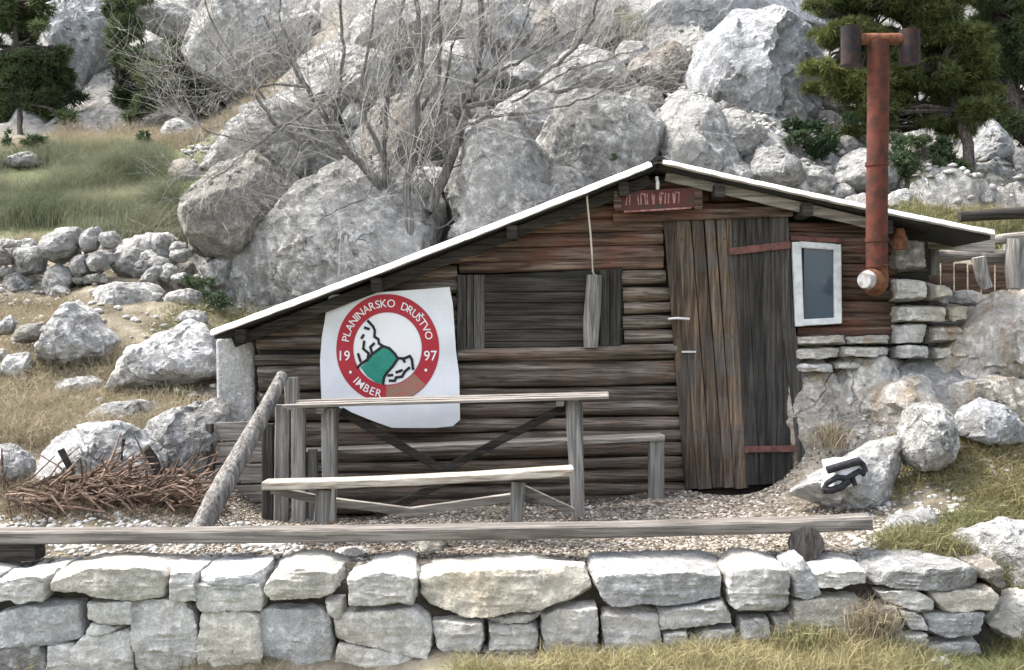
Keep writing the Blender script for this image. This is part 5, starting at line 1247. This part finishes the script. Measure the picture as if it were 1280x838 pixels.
foliage('shrub', [(180,185,14,10,.1),(175,178,10,8,.15)], 330, 15.2, .08, 'shrub', 'small round bush in the dry grass of the left ledge', 'bush', wd=.016)
foliage('shrub', [(240,350,16,12,.0),(262,372,18,12,.1),(250,395,20,8,.2)], 330, 10.7, .06, 'shrub', 'green weeds in the hollow under the overhanging boulder', 'weeds', wd=.01)
foliage('shrub', [(780,190,16,12,.1),(800,180,14,10,.1)], 200, 11.2, .05, 'shrub', 'sparse green creeper on the boulder behind the roof peak', 'creeper', wd=.01)

# bare tree
YT = 10.9
bt = empty('bare_tree', at(515, 335, YT), 'large bare grey tree with many stems and fine twigs behind the left roof slope', 'tree')
limbs = [
 ([(385,112),(360,60),(350,20),(352,-30)], .02, .006, .2), ([(330,125),(290,70),(262,20),(250,-20)], .016, .005, -.2), ([(640,128),(690,100),(720,85),(770,70),(800,62)], .016, .005, -.5), ([(470,222),(455,250),(420,262),(400,275)], .012, .004, -.5),  # pixel path, start radius, end radius, depth drift
 ([(512,345),(522,300),(540,255),(562,205),(580,150),(596,100),(602,50),(600,-10),(605,-60)], .075, .018, .3),
 ([(518,345),(512,290),(508,240),(515,180),(524,120),(528,60),(520,0),(515,-50)], .06, .015, -.2),
 ([(505,345),(490,270),(470,225),(440,195),(415,160),(385,110),(355,70),(330,20)], .06, .012, .2),
 ([(500,345),(485,270),(480,200),(484,130),(492,60),(505,0),(500,-50)], .05, .012, .4),
 ([(440,195),(400,180),(370,175),(345,155),(320,120),(280,108),(240,85),(215,75)], .035, .006, -.4),
 ([(415,160),(424,110),(430,60),(426,10),(430,-40)], .028, .008, -.1),
 ([(425,135),(400,130),(370,150),(345,165),(310,190),(280,215),(255,228)], .022, .004, -.5),
 ([(585,135),(615,128),(650,112),(690,85),(720,60),(740,25),(752,-20)], .035, .01, -.4),
 ([(575,160),(610,145),(660,142),(700,135),(745,118),(790,100)], .022, .005, -.2),
 ([(592,110),(620,90),(655,75),(690,55),(730,30),(765,5)], .024, .006, .3),
 ([(562,205),(545,160),(556,110),(566,60),(575,10),(585,-40)], .03, .008, .3),
 ([(524,140),(548,105),(552,60),(548,10),(550,-40)], .026, .007, -.3),
 ([(480,200),(455,150),(452,100),(462,50),(470,0),(466,-40)], .028, .007, .1),
 ([(385,110),(350,105),(320,110),(300,95),(270,60),(255,40)], .018, .005, .1),
 ([(596,100),(640,60),(660,20),(672,-30)], .022, .006, .1),
 ([(345,165),(320,180),(300,175),(260,165),(235,150)], .012, .004, -.3),
]
twV = []; 
tw_segments = []
def grow(p, d, ln, r, depth, seed_dir):
    """recursive twigs; p start, d direction"""
    n = 4; pts = [p]; q = p.copy(); dd = d.copy()
    for i in range(n):
        dd = dd + rng.normal(0, .16, 3) + np.array([0, 0, .055]); dd /= np.linalg.norm(dd)
        q = q + dd * ln / n; pts.append(q.copy())
    tw_segments.append((np.array(pts), r, r * .4))
    if depth <= 0: return
    for k in range(rng.integers(3, 6)):
        t_ = rng.uniform(.2, 1.0) * n; i = min(int(t_), n - 1); s = pts[i] + (pts[i + 1] - pts[i]) * (t_ - i)
        nd = dd + rng.normal(0, .62, 3) * np.array([1, .75, .8]); nd /= np.linalg.norm(nd)
        grow(s, nd, ln * rng.uniform(.5, .8), max(r * .55, .0012), depth - 1, nd)
for li, (pp_, r0, r1, dr) in enumerate(limbs):
    n = len(pp_); W3 = [at(x, y, YT + dr * (i / (n - 1)) ** 1.0 * 1.6 * (1 if li % 2 else 1)) for i, (x, y) in enumerate(pp_)]; r0 *= .85; r1 *= 1.2
    # resample with wobble
    pts = []
    for i in range(n - 1):
        for k in range(4):
            pts.append(W3[i] + (W3[i + 1] - W3[i]) * k / 4 + rng.normal(0, .008, 3))
    pts.append(W3[-1]); sc = np.linspace(r0, r1, len(pts))
    mb = MB(); mb.tube(pts, list(sc), 9, .55, .05); mb.build('trunk' if li == 4 else 'limb', M['bark'], bt, 60)
    L_ = len(pts)
    for j in range(5 if 4 <= li < 8 else 2, L_):
        for _ in range(int(rng.random() < .85) + (j > L_ * .55)):
            d0 = pts[min(j + 1, L_ - 1)] - pts[j - 1]; d0 /= np.linalg.norm(d0) + 1e-9
            nd = d0 * .8 + rng.normal(0, .6, 3) * np.array([1, .7, .7]) + np.array([0, 0, .15]); nd /= np.linalg.norm(nd)
            grow(np.array(pts[j]), nd, rng.uniform(.4, 1.0) * (.7 if li in (8, 10, 17, 19) else 1), max(sc[j] * .22, .0026), 2, nd)
V = []; Fq = []; T = []
for pts, ra, rb in tw_segments:
    k0 = len(V); n = len(pts); tn = rng.uniform(.1, 1)
    for i, p in enumerate(pts):
        d = pts[min(i + 1, n - 1)] - pts[max(i - 1, 0)]; a = np.cross(d, (0.3, 1, .2)); a /= np.linalg.norm(a) + 1e-9; b_ = np.cross(d, a); b_ /= np.linalg.norm(b_) + 1e-9
        r = ra + (rb - ra) * i / (n - 1)
        for k in range(3):
            an = k * 2.0944; V.append(p + a * math.cos(an) * r + b_ * math.sin(an) * r); T.append(tn)
    for i in range(n - 1):
        for k in range(3):
            k2 = (k + 1) % 3; Fq += [k0 + i * 3 + k, k0 + i * 3 + k2, k0 + (i + 1) * 3 + k2, k0 + (i + 1) * 3 + k]
me = mesh_fast('twigs', np.array(V) - np.array(bt.location), Fq, 4, tone=T); link_mesh('twigs', me, M['twig'], parent=bt)
print('twig segments', len(tw_segments))

# ------------------------------------------------------------------ brushwood, gravel, litter
for i, (a, b, r, Y, mt, lab) in enumerate([
    ((76, 562), (98, 618), .022, 6.95, 'darkx', 'charred upright stick at the left of the brush pile'), ((100, 603), (196, 612), .028, 6.8, 'stick', 'thick brown branch lying on top of the brush pile'),
    ((20, 628), (110, 640), .03, 6.7, 'stick', 'brown branch at the left foot of the brush pile'), ((140, 622), (230, 640), .026, 6.7, 'stick', 'bent branch at the right foot of the brush pile'),
    ((180, 560), (202, 600), .035, 7.1, 'darkx', 'dark stump like branch standing at the right of the brush pile'), ((60, 610), (130, 595), .02, 6.9, 'stick', 'reddish branch slanting across the pale boulder foot'),
    ((155, 548), (152, 575), .012, 7.0, 'darkx', 'short thin black stick standing in the brush pile'), ((205, 590), (250, 600), .02, 6.9, 'stick', 'short branch at the right end of the brush pile'),
    ((120, 630), (165, 606), .022, 6.75, 'stick', 'branch leaning up the middle of the brush pile')]):
    mb = MB(); A_, B_ = at(*a, Y), at(*b, Y + .05); mid = (A_ + B_) / 2 + np.array([0, 0, .03]); mb.tube([A_, mid, B_], [r, r * .9, r * .7], 9, .6, .08)
    o = mb.build('dead_branch', M[mt], None, 60); tag(o, lab, 'branch', 'larger branches of the brush pile')
mb = MB()
for i in range(460):
    px = rng.uniform(5, 255); py = 592 + abs(rng.normal(0, 28)) + abs(px - 140) * .12
    if py > 655: continue
    Y = rng.uniform(6.5, 7.05); p = at(px, py, Y); an = rng.normal(0, .75); ln = rng.uniform(.08, .4)
    d = np.array([math.cos(an), rng.normal(0, .5), math.sin(an) * .8]); q = p + d * ln
    mb.tube([p, (p + q) / 2 + rng.normal(0, .02, 3), q], [rng.uniform(.004, .011)] * 2 + [.003], 5, rng.uniform(.2, 1))
o = mb.build('brushwood', M['stick']); tag(o, 'tangled heap of brown sticks and twigs in front of the bleached boulder', 'brushwood', None, 'stuff')
V0, F0 = ico(1)
def pebbles(name, n, sampler, rr_, mat, label, zoff=.0):
    x, y = sampler(n); z = ground_z(x, y) + zoff; r = rng.uniform(*rr_, n) ** 1.0
    A3 = rng.uniform(.5, 1.2, (n, 1, 3)) * np.array([1, 1, .6]); jit = rng.uniform(.8, 1.2, (n, len(V0), 1))
    V = V0[None] * A3 * jit * r[:, None, None] + np.stack([x, y, z], -1)[:, None, :]
    F_ = (F0[None] + (np.arange(n) * len(V0))[:, None, None]).reshape(-1)
    me = mesh_fast(name, V.reshape(-1, 3), F_, 3, tone=np.repeat(rng.random(n), len(V0))); o = link_mesh(name, me, M[mat]); tag(o, label, 'gravel', None, 'stuff')
def pm(name, c):
    m, t, b = nt(name, .95, .1); L(t, ramp(t, attr(t, 'tone'), c), b.inputs['Base Color']); return m
M['gravel'] = pm('mixed_gravel', [(0, (.07, .055, .04)), (.3, (.17, .14, .11)), (.6, (.27, .235, .195)), (.85, (.38, .355, .32)), (1, (.55, .53, .5))])
M['rubble'] = pm('rubble_chips', [(0, (.22, .21, .2)), (.5, (.42, .41, .39)), (1, (.6, .59, .57))])
pebbles('gravel', 14000, region(250, 1120, 5.93, 7.6), (.004, .017), 'gravel', 'brown and beige gravel covering the terrace in front of the hut')
pebbles('rubble', 1500, region(-100, 380, 6.0, 6.7), (.008, .03), 'rubble', 'small pale rubble on the ground at the left of the terrace')
grass('leaf_litter', 5000, region(-60, 1120, 5.95, 7.55), (.015, .035), (.01, .022), 'litter', 'small brown fallen leaves lying over the terrace gravel', 'leaf litter', lean=4.)
pebbles('scree', 3500, region(230, 1300, 10.9, 15), (.01, .06), 'rubble', 'small pale chips of scree between the boulders behind the hut', .02)
pebbles('meadow_stones', 700, region(-100, 330, 7.8, 11.8), (.01, .05), 'rubble', 'small pale stones scattered in the dry grass of the left meadow', .01)
pebbles('bank_rubble', 900, region(1060, 1400, 5.95, 7.0), (.008, .035), 'rubble', 'small pale stones scattered on the right bank')
